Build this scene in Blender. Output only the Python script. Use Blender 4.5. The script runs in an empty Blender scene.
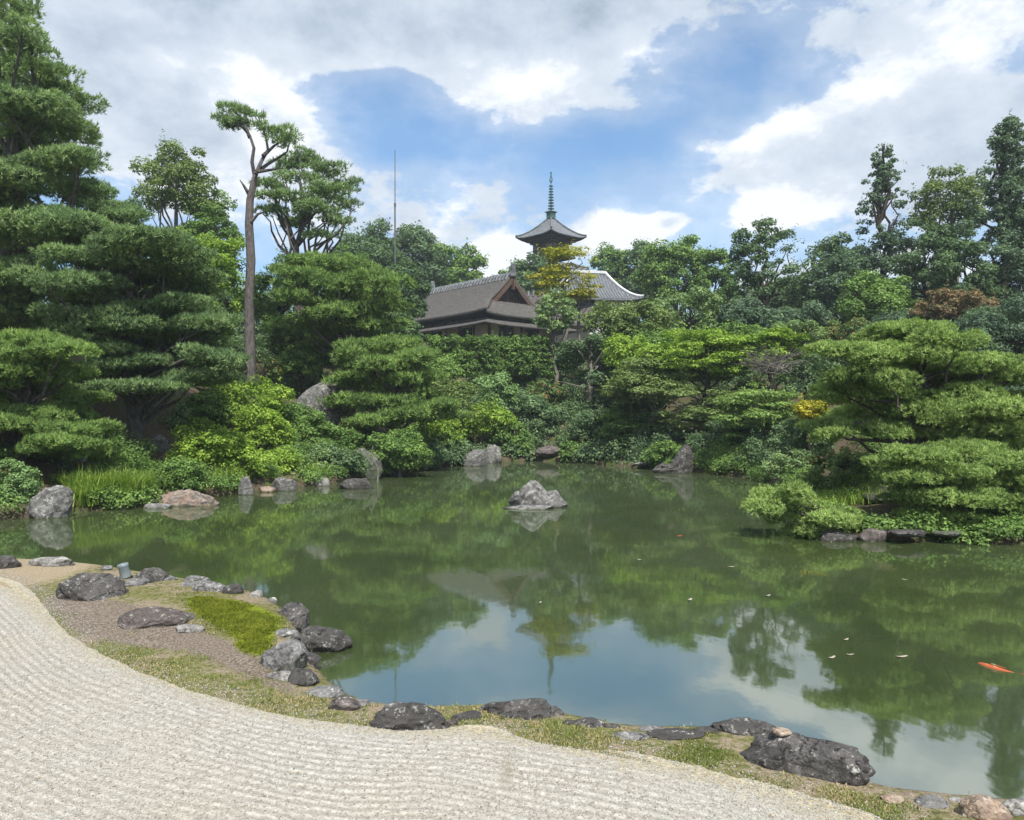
import bpy, bmesh, math, random
import numpy as np
from mathutils import Vector, noise, Matrix
R = math.radians
SC = bpy.context.scene
COL = SC.collection
FPX, CX, HY, EYE = 790.0, 512.0, 415.0, 3.0
# ---------------------------------------------------------------- camera
cam = bpy.data.cameras.new('camera'); co = bpy.data.objects.new('camera', cam); COL.objects.link(co)
cam.sensor_width = 36.0; cam.lens = 36.0 * FPX / 1024.0
cam.clip_start = 0.1; cam.clip_end = 3000
co.location = (0, 0, EYE); co.rotation_euler = (R(90), 0, 0)
cam.shift_y = -(410.0 - HY) / 1024.0
SC.camera = co
# ---------------------------------------------------------------- light
SUN_EL, SUN_AZ = R(56), R(163)      # azimuth clockwise from +Y
EXPOSURE = 0.38
sun = bpy.data.lights.new('sun', 'SUN'); so = bpy.data.objects.new('sun', sun); COL.objects.link(so)
sun.energy = 5.0; sun.angle = R(1.5); sun.color = (1.0, 0.96, 0.90)
sd = Vector((math.sin(SUN_AZ) * math.cos(SUN_EL), math.cos(SUN_AZ) * math.cos(SUN_EL), math.sin(SUN_EL)))
so.rotation_euler = (-sd).to_track_quat('-Z', 'Y').to_euler()
so.location = sd * 60
SC.view_settings.view_transform = 'Standard'; SC.view_settings.look = 'None'
SC.view_settings.exposure = EXPOSURE; SC.view_settings.gamma = 1.0
SC.view_settings.use_curve_mapping = False
SC.render.engine = 'CYCLES'
SC.cycles.max_bounces = 6; SC.cycles.diffuse_bounces = 3; SC.cycles.glossy_bounces = 3
SC.cycles.transmission_bounces = 3; SC.cycles.transparent_max_bounces = 4
SC.cycles.caustics_reflective = False; SC.cycles.caustics_refractive = False


class NT:
    """small helper to write node trees"""
    def __init__(s, tree): s.t = tree; s.n = tree.nodes; s.l = tree.links
    def new(s, typ, **kw):
        n = s.n.new(typ)
        for k, v in kw.items(): setattr(n, k, v)
        return n
    def put(s, sock, v):
        if isinstance(v, bpy.types.NodeSocket): s.l.new(v, sock)
        elif v is not None: sock.default_value = v
    def math(s, op, a, b=None, c=None, clamp=False):
        n = s.new('ShaderNodeMath', operation=op, use_clamp=clamp)
        s.put(n.inputs[0], a); s.put(n.inputs[1], b)
        if c is not None: s.put(n.inputs[2], c)
        return n.outputs[0]
    def vmath(s, op, a, b=None):
        n = s.new('ShaderNodeVectorMath', operation=op)
        s.put(n.inputs[0], a)
        if b is not None: s.put(n.inputs[1], b)
        return n.outputs['Value'] if op in ('LENGTH', 'DISTANCE', 'DOT_PRODUCT') else n.outputs[0]
    def noise(s, vec, scale, detail=4, rough=0.55, dist=0.0):
        n = s.new('ShaderNodeTexNoise'); s.put(n.inputs['Vector'], vec)
        n.inputs['Scale'].default_value = scale; n.inputs['Detail'].default_value = detail
        n.inputs['Roughness'].default_value = rough; n.inputs['Distortion'].default_value = dist
        return n.outputs['Fac']
    def ramp(s, fac, stops, interp='LINEAR'):
        n = s.new('ShaderNodeValToRGB'); n.color_ramp.interpolation = interp
        e = n.color_ramp.elements
        while len(e) < len(stops): e.new(0.5)
        for el, (p, c) in zip(e, stops):
            el.position = p; el.color = (c, c, c, 1) if isinstance(c, (int, float)) else (*c[:3], 1)
        s.put(n.inputs[0], fac); return n.outputs[0]
    def mr(s, v, a, b, c=0.0, d=1.0, smooth=False):
        n = s.new('ShaderNodeMapRange', interpolation_type='SMOOTHSTEP' if smooth else 'LINEAR')
        s.put(n.inputs[0], v)
        for i, x in enumerate((a, b, c, d)): n.inputs[i + 1].default_value = x
        return n.outputs[0]
    def mix(s, f, a, b, blend='MIX'):
        n = s.new('ShaderNodeMix', data_type='RGBA', blend_type=blend)
        s.put(n.inputs[0], f)
        for i, x in ((6, a), (7, b)):
            s.put(n.inputs[i], (*x[:3], 1) if isinstance(x, tuple) else x)
        return n.outputs[2]
    def attr(s, name, out='Fac'):
        return s.new('ShaderNodeAttribute', attribute_name=name).outputs[out]
    def bump(s, h, strength, dist, normal=None):
        n = s.new('ShaderNodeBump'); n.inputs['Strength'].default_value = strength
        n.inputs['Distance'].default_value = dist; s.put(n.inputs['Height'], h)
        if normal is not None: s.put(n.inputs['Normal'], normal)
        return n.outputs[0]


# ---------------------------------------------------------------- sky
W = bpy.data.worlds.new('World'); SC.world = W; W.use_nodes = True
W.node_tree.nodes.clear(); w = NT(W.node_tree)
sky = w.new('ShaderNodeTexSky', sky_type='NISHITA'); sky.sun_disc = False
sky.sun_elevation = SUN_EL; sky.sun_rotation = SUN_AZ; sky.air_density = 1.0; sky.dust_density = 0.8; sky.ozone_density = 2.2
STR = 0.12
gd = w.new('ShaderNodeTexCoord').outputs['Generated']
sep = w.new('ShaderNodeSeparateXYZ'); w.put(sep.inputs[0], gd)
az = w.math('ARCTAN2', sep.outputs[0], sep.outputs[1])
el = w.math('ARCSINE', sep.outputs[2])
cv = w.vmath('MULTIPLY', gd, (1.0, 1.0, 1.7))
n1 = w.noise(cv, 4.2, 10, 0.60, 0.15)
n2 = w.noise(w.vmath('ADD', cv, (3.1, 1.7, 0.4)), 13.0, 8, 0.65, 0.1)
cover = w.math('ADD', n1, w.math('MULTIPLY', w.math('SUBTRACT', n2, 0.5), 0.32))
comb = w.new('ShaderNodeCombineXYZ'); w.put(comb.inputs[0], az); w.put(comb.inputs[1], el)


def blob(px, py, rx, ry, wt):
    a = math.atan2(px - CX, FPX); e = math.atan((HY - py) / math.hypot(FPX, px - CX))
    v = w.vmath('SUBTRACT', comb.outputs[0], (a, e, 0.0))
    v = w.vmath('MULTIPLY', v, (FPX / rx, FPX / ry, 0.0))
    l = w.vmath('LENGTH', v)
    return w.mr(l, 0.0, 1.0, wt, 0.0, True)


for b in [(150, 60, 330, 200, .36), (330, 10, 300, 70, .30), (570, 15, 280, 75, .34), (520, 85, 120, 60, .17), (620, 95, 80, 40, .10), (930, 110, 290, 170, .34), (780, 175, 130, 60, .14), (700, 150, 60, 40, .08),
          (830, 25, 120, 60, .12), (420, 225, 190, 90, .17), (622, 232, 62, 34, .30), (500, 262, 46, 36, .32), (668, 222, 26, 16, .25), (585, 175, 170, 40, -.14),
          (750, 85, 80, 70, -.22), (650, 140, 150, 45, -.26), (380, 110, 110, 60, -.30), (470, 150, 120, 45, -.2),
          (820, 70, 60, 40, -.12), (610, 165, 90, 26, .13), (450, 190, 120, 40, .08), (780, 215, 60, 25, .18)]:
    cover = w.math('ADD', cover, blob(*b))
# far from the part of the sky the photo shows: broken cloud everywhere
back = w.mr(w.math('ABSOLUTE', az), 0.7, 1.1, 0.0, 0.12)
high = w.mr(el, 0.55, 0.8, 0.0, 0.10)
cover = w.math('ADD', w.math('ADD', cover, back), high)
mask = w.mr(cover, 0.51, 0.645, 0, 1, True)
veil = w.mr(cover, 0.30, 0.62, 0.17, 0.50, True)
mask = w.math('MAXIMUM', mask, veil)
# brightness inside the cloud: thick parts are grey below, edges and puffs white
nb = w.noise(w.vmath('ADD', cv, (0.35, 0.2, 0.55)), 6.0, 9, 0.62, 0.1)
nb2 = w.noise(w.vmath('ADD', cv, (7.0, 2.0, 1.0)), 19.0, 7, 0.65, 0.1)
thick = w.mr(cover, 0.66, 1.05, 0.0, 1.0, True)
br = w.math('SUBTRACT', 1.05, w.math('MULTIPLY', thick, 0.42))
br = w.math('ADD', br, w.math('MULTIPLY', w.math('SUBTRACT', nb, 0.5), 1.5))
br = w.math('ADD', br, w.math('MULTIPLY', w.math('SUBTRACT', nb2, 0.5), 0.5))
for b in [(590, -5, 200, 62, -.42), (250, 20, 220, 60, -.08), (170, 60, 60, 26, .12), (400, 40, 70, 30, .14), (1000, 20, 80, 50, .12), (620, 236, 70, 40, .55), (500, 262, 60, 45, .6), (660, 55, 60, 25, .2), (760, 215, 60, 30, .35), (780, 130, 90, 40, .18),
          (530, 75, 80, 30, .28), (250, 75, 40, 20, .2), (930, 70, 90, 50, .15), (960, 190, 150, 60, -.1)]:
    br = w.math('ADD', br, blob(*b))
br = w.mr(br, 0.35, 1.25, 0.0, 1.0)
ccol = w.ramp(br, [(0.0, (.25, .31, .39)), (.3, (.40, .47, .57)), (.6, (.52, .585, .67)), (.82, (.60, .66, .74)), (1.0, (.80, .83, .87))])
ccol = w.vmath('SCALE', ccol); ccol.node.inputs['Scale'].default_value = 1.0 / STR
skyc = w.mix(1.0, sky.outputs[0], (.62, 1.00, 1.20), 'MULTIPLY')
final = w.mix(mask, skyc, ccol)
bg = w.new('ShaderNodeBackground'); w.put(bg.inputs[0], final); bg.inputs[1].default_value = STR
wo = w.new('ShaderNodeOutputWorld'); w.l.new(bg.outputs[0], wo.inputs[0])


# ---------------------------------------------------------------- mesh helpers
def link(name, me, mat=None, parent=None):
    o = bpy.data.objects.new(name, me); COL.objects.link(o)
    if mat is not None: me.materials.append(mat)
    if parent is not None: o.parent = parent
    return o


def np_mesh(name, verts, faces, attr=None, smooth=False):
    verts = np.asarray(verts, np.float32); faces = np.asarray(faces, np.int32)
    k = faces.shape[1]; me = bpy.data.meshes.new(name)
    me.vertices.add(len(verts)); me.vertices.foreach_set('co', verts.ravel())
    me.loops.add(faces.size); me.loops.foreach_set('vertex_index', faces.ravel())
    me.polygons.add(len(faces)); me.polygons.foreach_set('loop_start', np.arange(0, faces.size, k, dtype=np.int32))
    if smooth: me.polygons.foreach_set('use_smooth', np.ones(len(faces), bool))
    for an, av in (attr or {}).items():
        a = me.attributes.new(an, 'FLOAT', 'POINT'); a.data.foreach_set('value', np.asarray(av, np.float32))
    me.update(calc_edges=True); return me


def tag(o, label=None, cat=None, group=None, kind=None):
    if label: o['label'] = label
    if cat: o['category'] = cat
    if group: o['group'] = group
    if kind: o['kind'] = kind
    return o


def empty(name, loc, rz=0.0):
    o = bpy.data.objects.new(name, None); COL.objects.link(o); o.location = loc; o.rotation_euler = (0, 0, rz)
    o.empty_display_size = 0.3; return o


def unit(v): return v / np.maximum(np.linalg.norm(v, axis=-1, keepdims=True), 1e-9)


def at(px, py, D): return np.array([(px - CX) / FPX * D, D, EYE - (py - HY) / FPX * D])


def poly_sd(P, poly, closed=True):
    """distance from points P(n,2) to polyline, and inside flag"""
    a = np.asarray(poly, float); b = np.roll(a, -1, 0)
    if not closed: a, b = a[:-1], b[:-1]
    best = np.full(len(P), 1e9); ins = np.zeros(len(P), bool)
    for (x0, y0), (x1, y1) in zip(a, b):
        dx, dy = x1 - x0, y1 - y0
        t = np.clip(((P[:, 0] - x0) * dx + (P[:, 1] - y0) * dy) / (dx * dx + dy * dy + 1e-12), 0, 1)
        best = np.minimum(best, np.hypot(P[:, 0] - x0 - t * dx, P[:, 1] - y0 - t * dy))
        c = ((y0 > P[:, 1]) != (y1 > P[:, 1]))
        with np.errstate(divide='ignore', invalid='ignore'):
            xi = x0 + (P[:, 1] - y0) * dx / (dy if dy else 1e-9)
        ins ^= c & (P[:, 0] < xi)
    return best, ins


def chaikin(p, n=2, closed=False):
    p = np.asarray(p, float)
    for _ in range(n):
        q = np.roll(p, -1, 0) if closed else p[1:]
        a = p if closed else p[:-1]
        r = np.empty((2 * len(a), 2)); r[0::2] = .75 * a + .25 * q; r[1::2] = .25 * a + .75 * q
        p = r if closed else np.vstack([p[:1], r, p[-1:]])
    return p


def gp(px, py, z=0.0):
    D = (EYE - z) * FPX / (py - HY); return ((px - CX) / FPX * D, D)


# ---------------------------------------------------------------- terrain
NEAR = [gp(*q) for q in [(0, 568), (60, 570), (110, 575), (150, 583), (200, 591), (250, 600), (278, 612), (297, 636), (308, 668), (330, 696), (362, 716), (400, 722), (450, 723), (520, 719), (575, 732), (620, 743), (680, 744), (745, 744), (800, 768), (850, 797), (890, 808), (935, 813), (1024, 822), (1150, 834)]]
FAR = [gp(*q) for q in [(0, 522), (60, 514), (150, 506), (240, 492), (340, 484), (400, 474), (460, 465), (540, 460), (640, 468), (700, 473)]] + \
      [(11.8, 37), (10.6, 30), (8.9, 25), (7.6, 21), (8.1, 18.9), (12.3, 18.3), (18, 17.6), (26, 15)]
NEARX = [(-17, 18), (-13, 16.5)] + NEAR + [(10, 4.0), (18, 4.5), (26, 8)]
FARX = [(-24, 20)] + [(-18, 22.6)] + FAR
POND = chaikin(NEARX + FARX[::-1], 2, True)
NEARC = chaikin(NEARX, 2); FARC = chaikin(FARX, 2)


def terrain(P):
    P = np.asarray(P, float).reshape(-1, 2)
    d, ins = poly_sd(P, POND)
    df, _ = poly_sd(P, FARC, False); dn, _ = poly_sd(P, NEARC, False)
    hill = np.clip((dn - df + 2.0) / 8.0, 0, 1); hill = hill * hill * (3 - 2 * hill)
    x, y = P[:, 0], P[:, 1]
    wob = .35 * np.sin(x * .55 + 1.3 * np.sin(y * .31)) + .3 * np.sin(y * .47 + x * .21) + .12 * np.sin(x * 1.9 + y * 1.3)
    right = np.clip((x - 5) / 5, 0, 1) * np.clip((42 - y) / 12, 0, 1)
    amp = 9.0 * (1 - .70 * right)
    zh = amp * (1 - np.exp(-(df / 15.0) ** 1.2)) + wob * np.clip(df / 4, 0, 1)
    zh = zh + 1.7 * np.clip((y - 74) / 16, 0, 1)
    zo = 0.27 + hill * zh - .12 * np.exp(-d / .18) + .02 * np.sin(x * 2.1 + y) * np.clip(d, 0, 1)
    zi = -0.10 - 1.0 * (1 - np.exp(-d / 1.0))
    return np.where(ins, zi, np.maximum(zo, .08))


def span(*segs):
    out = []
    for a, b, s in segs: out.extend(np.arange(a, b, s))
    out.append(segs[-1][1]); return np.array(out)


gx = span((-900, -100, 80), (-100, -40, 4), (-40, -14, .8), (-14, 6, .11), (6, 16, .4), (16, 44, .9), (44, 100, 4), (100, 900, 80))
gy = span((-300, -20, 40), (-20, 3.5, 1.2), (3.5, 17, .11), (17, 60, .5), (60, 110, 2), (110, 1500, 60))
GX, GY = np.meshgrid(gx, gy)
P = np.stack([GX.ravel(), GY.ravel()], 1)
Z = terrain(P)
nx_, ny_ = len(gx), len(gy)
idx = np.arange(nx_ * ny_).reshape(ny_, nx_)
F = np.stack([idx[:-1, :-1], idx[:-1, 1:], idx[1:, 1:], idx[1:, :-1]], -1).reshape(-1, 4)
dP, insP = poly_sd(P, POND); dfP, _ = poly_sd(P, FARC, False); dnP, _ = poly_sd(P, NEARC, False)

ZG = Z.reshape(ny_, nx_)


def tzv(x, y):
    x = np.asarray(x, float); y = np.asarray(y, float)
    i = np.clip(np.searchsorted(gx, x) - 1, 0, nx_ - 2); j = np.clip(np.searchsorted(gy, y) - 1, 0, ny_ - 2)
    u = (x - gx[i]) / (gx[i + 1] - gx[i]); v = (y - gy[j]) / (gy[j + 1] - gy[j])
    return (ZG[j, i] * (1 - u) + ZG[j, i + 1] * u) * (1 - v) + (ZG[j + 1, i] * (1 - u) + ZG[j + 1, i + 1] * u) * v


def tz(x, y): return float(tzv([x], [y])[0])


# gravel border and moss areas
BORD = chaikin([gp(q[0], q[1], .28) for q in [(-120, 552), (-20, 570), (35, 590), (52, 622), (90, 650), (150, 678), (230, 706), (330, 724), (400, 733), (450, 728), (500, 728), (525, 744), (640, 754), (740, 778), (820, 800), (890, 822), (1000, 880)]], 3)
MOSS = chaikin([gp(q[0], q[1], .30) for q in [(186, 596), (230, 598), (272, 608), (284, 622), (272, 630), (270, 648), (252, 654), (238, 646), (236, 632), (210, 622), (194, 610)]], 2, True)
dB, _ = poly_sd(P, BORD, False)
dM, iM = poly_sd(P, MOSS)
near_zone = (dnP < 4.5) & (P[:, 1] < 20)
mossf = np.where(iM, np.clip(.55 + dM / .4, 0, 1), np.clip(.55 - dM / .5, 0, 1))
Z = Z + np.where(~insP & near_zone, .025 * mossf, 0)
ZG = Z.reshape(ny_, nx_)


def mat_new(name):
    m = bpy.data.materials.new(name); m.use_nodes = True; m.node_tree.nodes.clear(); t = NT(m.node_tree)
    out = t.new('ShaderNodeOutputMaterial'); return m, t, out


def principled(t, out, col, rough=.8, spec=.3, normal=None, metal=0.0, **kw):
    b = t.new('ShaderNodeBsdfPrincipled'); t.put(b.inputs['Base Color'], (*col, 1) if isinstance(col, tuple) else col)
    t.put(b.inputs['Roughness'], rough); b.inputs['Specular IOR Level'].default_value = spec
    b.inputs['Metallic'].default_value = metal
    if normal is not None: t.put(b.inputs['Normal'], normal)
    t.l.new(b.outputs[0], out.inputs[0]); return b


def ground_mat():
    m, t, out = mat_new('soil'); g = t.new('ShaderNodeNewGeometry').outputs['Position']
    a = t.noise(g, 1.3, 6, .6); b = t.noise(g, 14, 5, .65); c = t.noise(g, 60, 3, .6)
    soil = t.ramp(b, [(.3, (.045, .035, .022)), (.55, (.11, .085, .055)), (.75, (.20, .16, .11))])
    grass = t.ramp(b, [(.3, (.035, .06, .012)), (.6, (.085, .12, .025)), (.8, (.16, .17, .06))])
    hillc = t.mix(t.mr(a, .50, .62, 0, 1), soil, grass)
    sand = t.ramp(c, [(.3, (.13, .10, .065)), (.55, (.27, .22, .15)), (.8, (.44, .38, .29))])
    turf = t.ramp(b, [(.32, (.07, .075, .025)), (.5, (.15, .15, .05)), (.7, (.24, .21, .11))])
    nearc = t.mix(t.mr(t.math('ADD', a, t.math('MULTIPLY', t.math('SUBTRACT', b, .5), .7)), .46, .58, 0, 1), turf, sand)
    dry = t.attr('dry'); dryn = t.math('ADD', dry, t.math('MULTIPLY', t.math('SUBTRACT', b, .5), .9))
    nearc = t.mix(t.mr(dryn, .4, .7, 0, 1), nearc, t.ramp(c, [(.3, (.15, .115, .07)), (.5, (.30, .24, .155)), (.7, (.46, .39, .28))]))
    peb = t.ramp(t.noise(g, 38, 4, .7), [(.34, (.06, .045, .032)), (.5, (.17, .135, .105)), (.66, (.36, .31, .26))])
    bwn = t.math('ADD', t.attr('brown'), t.math('MULTIPLY', t.math('SUBTRACT', b, .5), 1.1))
    nearc = t.mix(t.mr(bwn, .42, .62, 0, 1), nearc, peb)
    moss = t.ramp(t.noise(g, 25, 5, .6), [(.3, (.08, .11, .006)), (.55, (.17, .21, .012)), (.75, (.27, .30, .03))])
    mf = t.math('ADD', t.attr('moss'), t.math('MULTIPLY', t.math('SUBTRACT', b, .5), .9))
    nearc = t.mix(t.mr(mf, .45, .6, 0, 1), nearc, moss)
    col = t.mix(t.attr('nearbank'), hillc, nearc)
    bed = t.attr('bed'); col = t.mix(bed, col, (.035, .04, .02))
    h = t.math('ADD', t.math('MULTIPLY', b, .6), t.math('MULTIPLY', c, .4))
    principled(t, out, col, .95, .15, t.bump(h, .9, .05)); return m


dry = np.clip((-(P[:, 0]) - 7.0) / 1.0, 0, 1) * np.clip((P[:, 1] - 11.0) / 2.0, 0, 1)
BROWN = chaikin([gp(q[0], q[1], .28) for q in [(40, 590), (120, 597), (200, 630), (262, 655), (310, 700), (262, 684), (190, 652), (110, 645), (60, 622)]], 2, True)
dBr, iBr = poly_sd(P, BROWN); brown = np.where(iBr, np.clip(.5 + dBr / .5, 0, 1), np.clip(.5 - dBr / .5, 0, 1))
bed = np.where(insP, np.clip(dP / .05, 0, 1), 0)
me = np_mesh('ground', np.c_[P, Z], F, {'moss': mossf, 'nearbank': ((dnP < dfP) | (P[:, 1] < 5)).astype(float), 'bed': bed, 'dry': dry, 'brown': brown}, True)
tag(link('ground', me, ground_mat()), kind='structure')


# gravel court with raked ridges
def gravel():
    m, t, out = mat_new('gravel'); g = t.new('ShaderNodeNewGeometry').outputs['Position']
    v = t.new('ShaderNodeTexVoronoi'); t.put(v.inputs['Vector'], g); v.inputs['Scale'].default_value = 62
    v2 = t.new('ShaderNodeTexVoronoi'); t.put(v2.inputs['Vector'], g); v2.inputs['Scale'].default_value = 28
    s = t.new('ShaderNodeSeparateColor'); t.put(s.inputs[0], v.outputs['Color'])
    s2 = t.new('ShaderNodeSeparateColor'); t.put(s2.inputs[0], v2.outputs['Color'])
    f = t.math('ADD', t.math('MULTIPLY', s.outputs[0], .6), t.math('MULTIPLY', s2.outputs[1], .4))
    c = t.ramp(f, [(.10, (.19, .178, .152)), (.26, (.29, .275, .245)), (.55, (.355, .34, .305)), (.9, (.44, .425, .39))])
    big = t.noise(g, .7, 4, .5)
    c = t.mix(t.mr(big, .35, .7, 0, .5), c, t.mix(1.0, c, (.96, .88, .74), 'MULTIPLY'))
    furrow_shade = t.mr(t.attr('ridge'), .0, .6, .62, 0)
    c = t.mix(furrow_shade, c, (.21, .19, .15))  # shade between the raked ridges, put into the colour
    e = t.mr(t.math('ADD', t.attr('edge'), t.math('MULTIPLY', t.math('SUBTRACT', t.noise(g, 9, 5, .7), .5), .9)), .0, .30, 1, 0)
    c = t.mix(t.math('MULTIPLY', e, .75), c, t.ramp(t.noise(g, 30, 3, .6), [(.35, (.16, .14, .06)), (.65, (.50, .42, .27))]))
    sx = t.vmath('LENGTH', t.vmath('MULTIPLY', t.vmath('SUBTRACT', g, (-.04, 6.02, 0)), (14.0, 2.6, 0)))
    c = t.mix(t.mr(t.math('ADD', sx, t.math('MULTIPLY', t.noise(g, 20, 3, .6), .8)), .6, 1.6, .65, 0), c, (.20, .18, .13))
    h = t.math('SUBTRACT', 1.0, v.outputs['Distance'])
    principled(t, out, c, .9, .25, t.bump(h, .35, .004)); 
    T, K = 620, 620
    seg = np.r_[0, np.cumsum(np.hypot(*np.diff(BORD, axis=0).T))]
    tt = np.linspace(0, seg[-1], T); bx = np.interp(tt, seg, BORD[:, 0]); by = np.interp(tt, seg, BORD[:, 1])
    rng = np.random.default_rng(3)
    jit = np.convolve(rng.normal(0, 1, T + 8), np.ones(9) / 9, 'same')[4:-4] * .05
    by = by + jit
    k = np.linspace(0, 1, K) ** 1.15
    ex = np.interp(np.linspace(0, 1, T), [0, 1], [-16, 8.0]); ey = np.full(T, 2.2)
    ex = bx * .9 + ex * .1
    X = bx[None, :] * (1 - k[:, None]) + ex[None, :] * k[:, None]
    Y = by[None, :] * (1 - k[:, None]) + np.minimum(ey, by - .2)[None, :] * k[:, None]
    Q = np.stack([X.ravel(), Y.ravel()], 1)
    smooth = chaikin(BORD[::16], 3)
    d, _ = poly_sd(Q, np.vstack([smooth[0] + (-9, 2), smooth, smooth[-1] + (4, -6)]), False)
    wv = d + .035 * np.sin(Q[:, 0] * 1.7) + .02 * np.sin(Q[:, 0] * 4.3 + Q[:, 1] * 3) + .008 * np.sin(Q[:, 0] * 17 + Q[:, 1] * 9)
    ph = .5 + .5 * np.cos(wv * 2 * math.pi / .098)
    amp = np.clip((d - .15) / .35, 0, 1) * (0.72 + .30 * np.sin(Q[:, 0] * .9 + 2) * np.sin(Q[:, 1] * 1.3) + .18 * np.sin(Q[:, 0] * 3.1 + Q[:, 1] * 2.2))
    z = .285 + .022 * np.clip(d / .25, 0, 1) + .011 * ph ** 1.1 * amp
    ii = np.arange(K * T).reshape(K, T)
    Fq = np.stack([ii[:-1, :-1], ii[1:, :-1], ii[1:, 1:], ii[:-1, 1:]], -1).reshape(-1, 4)
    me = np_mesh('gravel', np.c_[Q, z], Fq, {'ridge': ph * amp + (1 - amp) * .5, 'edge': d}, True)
    tag(link('gravel', me, m), kind='structure')
    # the top layer of loose stones
    n = 150000; wgt = rng.random(n) ** 1.7
    ki = (K - 1) * (1 - wgt) * .72; ti = rng.uniform(60, T - 2, n); a, b = ki.astype(int), ti.astype(int)
    Q3 = np.c_[Q, z].reshape(K, T, 3); fa, fb = (ki - a)[:, None], (ti - b)[:, None]
    p = (Q3[a, b] * (1 - fa) + Q3[a + 1, b] * fa) * (1 - fb) + (Q3[a, b + 1] * (1 - fa) + Q3[a + 1, b + 1] * fa) * fb
    ok = (p[:, 1] > 4.4) & (p[:, 1] < 12.5) & (abs(p[:, 0]) < p[:, 1] * .68); p = p[ok]
    # strays over the bank edge
    e_ = rng.integers(0, T, 9000); ps = np.c_[bx[e_] + rng.normal(0, .12, 9000), by[e_] + abs(rng.normal(0, .22, 9000))]
    d1, i1 = poly_sd(ps, POND); ps = ps[~i1 & (d1 > .1)]
    p = np.vstack([p, np.c_[ps, tzv(ps[:, 0], ps[:, 1]) + .002]]); N = len(p)
    o = np.array([(1, 0, 0), (0, 1, 0), (-1, 0, 0), (0, -1, 0), (0, 0, .75), (0, 0, -.75)], float)
    r = rng.uniform(.0038, .0080, (N, 1, 1)) * rng.uniform(.7, 1.3, (N, 1, 3)); th = rng.uniform(0, 6.28, N); c_, s_ = np.cos(th)[:, None], np.sin(th)[:, None]
    v = (o[None] + rng.normal(0, .18, (N, 6, 3))) * r; v = np.stack([v[..., 0] * c_ - v[..., 1] * s_, v[..., 0] * s_ + v[..., 1] * c_, v[..., 2]], -1)
    tl = rng.normal(0, .35, (N, 1)); v[..., 2] += v[..., 0] * tl
    v = (v + p[:, None] + (0, 0, .002)).reshape(-1, 3)
    f = np.array([(0, 1, 4), (1, 2, 4), (2, 3, 4), (3, 0, 4), (1, 0, 5), (2, 1, 5), (3, 2, 5), (0, 3, 5)]); F3 = (f[None] + np.arange(N)[:, None, None] * 6).reshape(-1, 3)
    me = np_mesh('loose_gravel', v, F3, {'v': np.repeat(rng.random(N), 6)})
    m2, t, out = mat_new('gravel_stones')
    principled(t, out, t.ramp(t.attr('v'), [(0, (.15, .138, .118)), (.10, (.27, .255, .22)), (.4, (.345, .33, .295)), (.8, (.41, .395, .36)), (1, (.52, .505, .475))]), .9, .25)
    tag(link('loose_gravel', me, m2), 'loose pale gravel stones lying on the raked court', 'gravel', kind='stuff')


gravel()


# water
def water():
    m, t, out = mat_new('pond_water'); g = t.new('ShaderNodeNewGeometry').outputs['Position']
    st = t.vmath('MULTIPLY', g, (1.0, .55, 1.0))
    n = t.noise(st, .5, 3, .5); murk = t.ramp(n, [(.35, (.030, .046, .013)), (.65, (.044, .062, .019))])
    h = t.math('ADD', t.math('MULTIPLY', t.noise(st, 1.6, 3, .5), .7), t.math('MULTIPLY', t.noise(st, 7.0, 2, .5), .12))
    nb = t.bump(h, .25, .012)
    d = t.new('ShaderNodeBsdfDiffuse'); t.put(d.inputs[0], murk)
    gl = t.new('ShaderNodeBsdfGlossy'); gl.inputs['Roughness'].default_value = .038; t.put(gl.inputs['Normal'], nb)
    gl.inputs['Color'].default_value = (.96, .98, .97, 1)
    g2 = t.new('ShaderNodeBsdfGlossy'); g2.inputs['Roughness'].default_value = .42; g2.inputs['Color'].default_value = (.95, .97, .95, 1)
    film = t.new('ShaderNodeMixShader'); t.put(film.inputs[0], t.mr(t.noise(st, .35, 4, .6), .3, .7, .02, .09)); t.l.new(gl.outputs[0], film.inputs[1]); t.l.new(g2.outputs[0], film.inputs[2])
    fr = t.new('ShaderNodeFresnel'); fr.inputs['IOR'].default_value = 4.6
    mx = t.new('ShaderNodeMixShader'); t.put(mx.inputs[0], fr.outputs[0]); t.l.new(d.outputs[0], mx.inputs[1]); t.l.new(film.outputs[0], mx.inputs[2])
    t.l.new(mx.outputs[0], out.inputs[0])
    me = np_mesh('water', [(-40, -2, 0), (45, -2, 0), (45, 58, 0), (-40, 58, 0)], [(0, 1, 2, 3)])
    tag(link('pond_water', me, m), kind='structure')


water()


# thin bluish haze over the garden, added to lift the dark tones
def haze():
    m = bpy.data.materials.new('haze_volume'); m.use_nodes = True; m.node_tree.nodes.clear(); t = NT(m.node_tree)
    out = t.new('ShaderNodeOutputMaterial'); v = t.new('ShaderNodeVolumePrincipled'); v.inputs['Color'].default_value = (.80, .91, 1.0, 1)
    v.inputs['Density'].default_value = .0005; v.inputs['Anisotropy'].default_value = .15; t.l.new(v.outputs[0], out.inputs['Volume'])
    x0, x1, y0, y1, z0, z1 = -905, 905, -305, 1505, -2.6, 62.0
    V = [(x, y, z) for z in (z0, z1) for y in (y0, y1) for x in (x0, x1)]
    o = link('haze', np_mesh('haze', V, [(0, 2, 3, 1), (4, 5, 7, 6), (0, 1, 5, 4), (2, 6, 7, 3), (0, 4, 6, 2), (1, 3, 7, 5)]), m); tag(o, kind='stuff')


haze()


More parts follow.
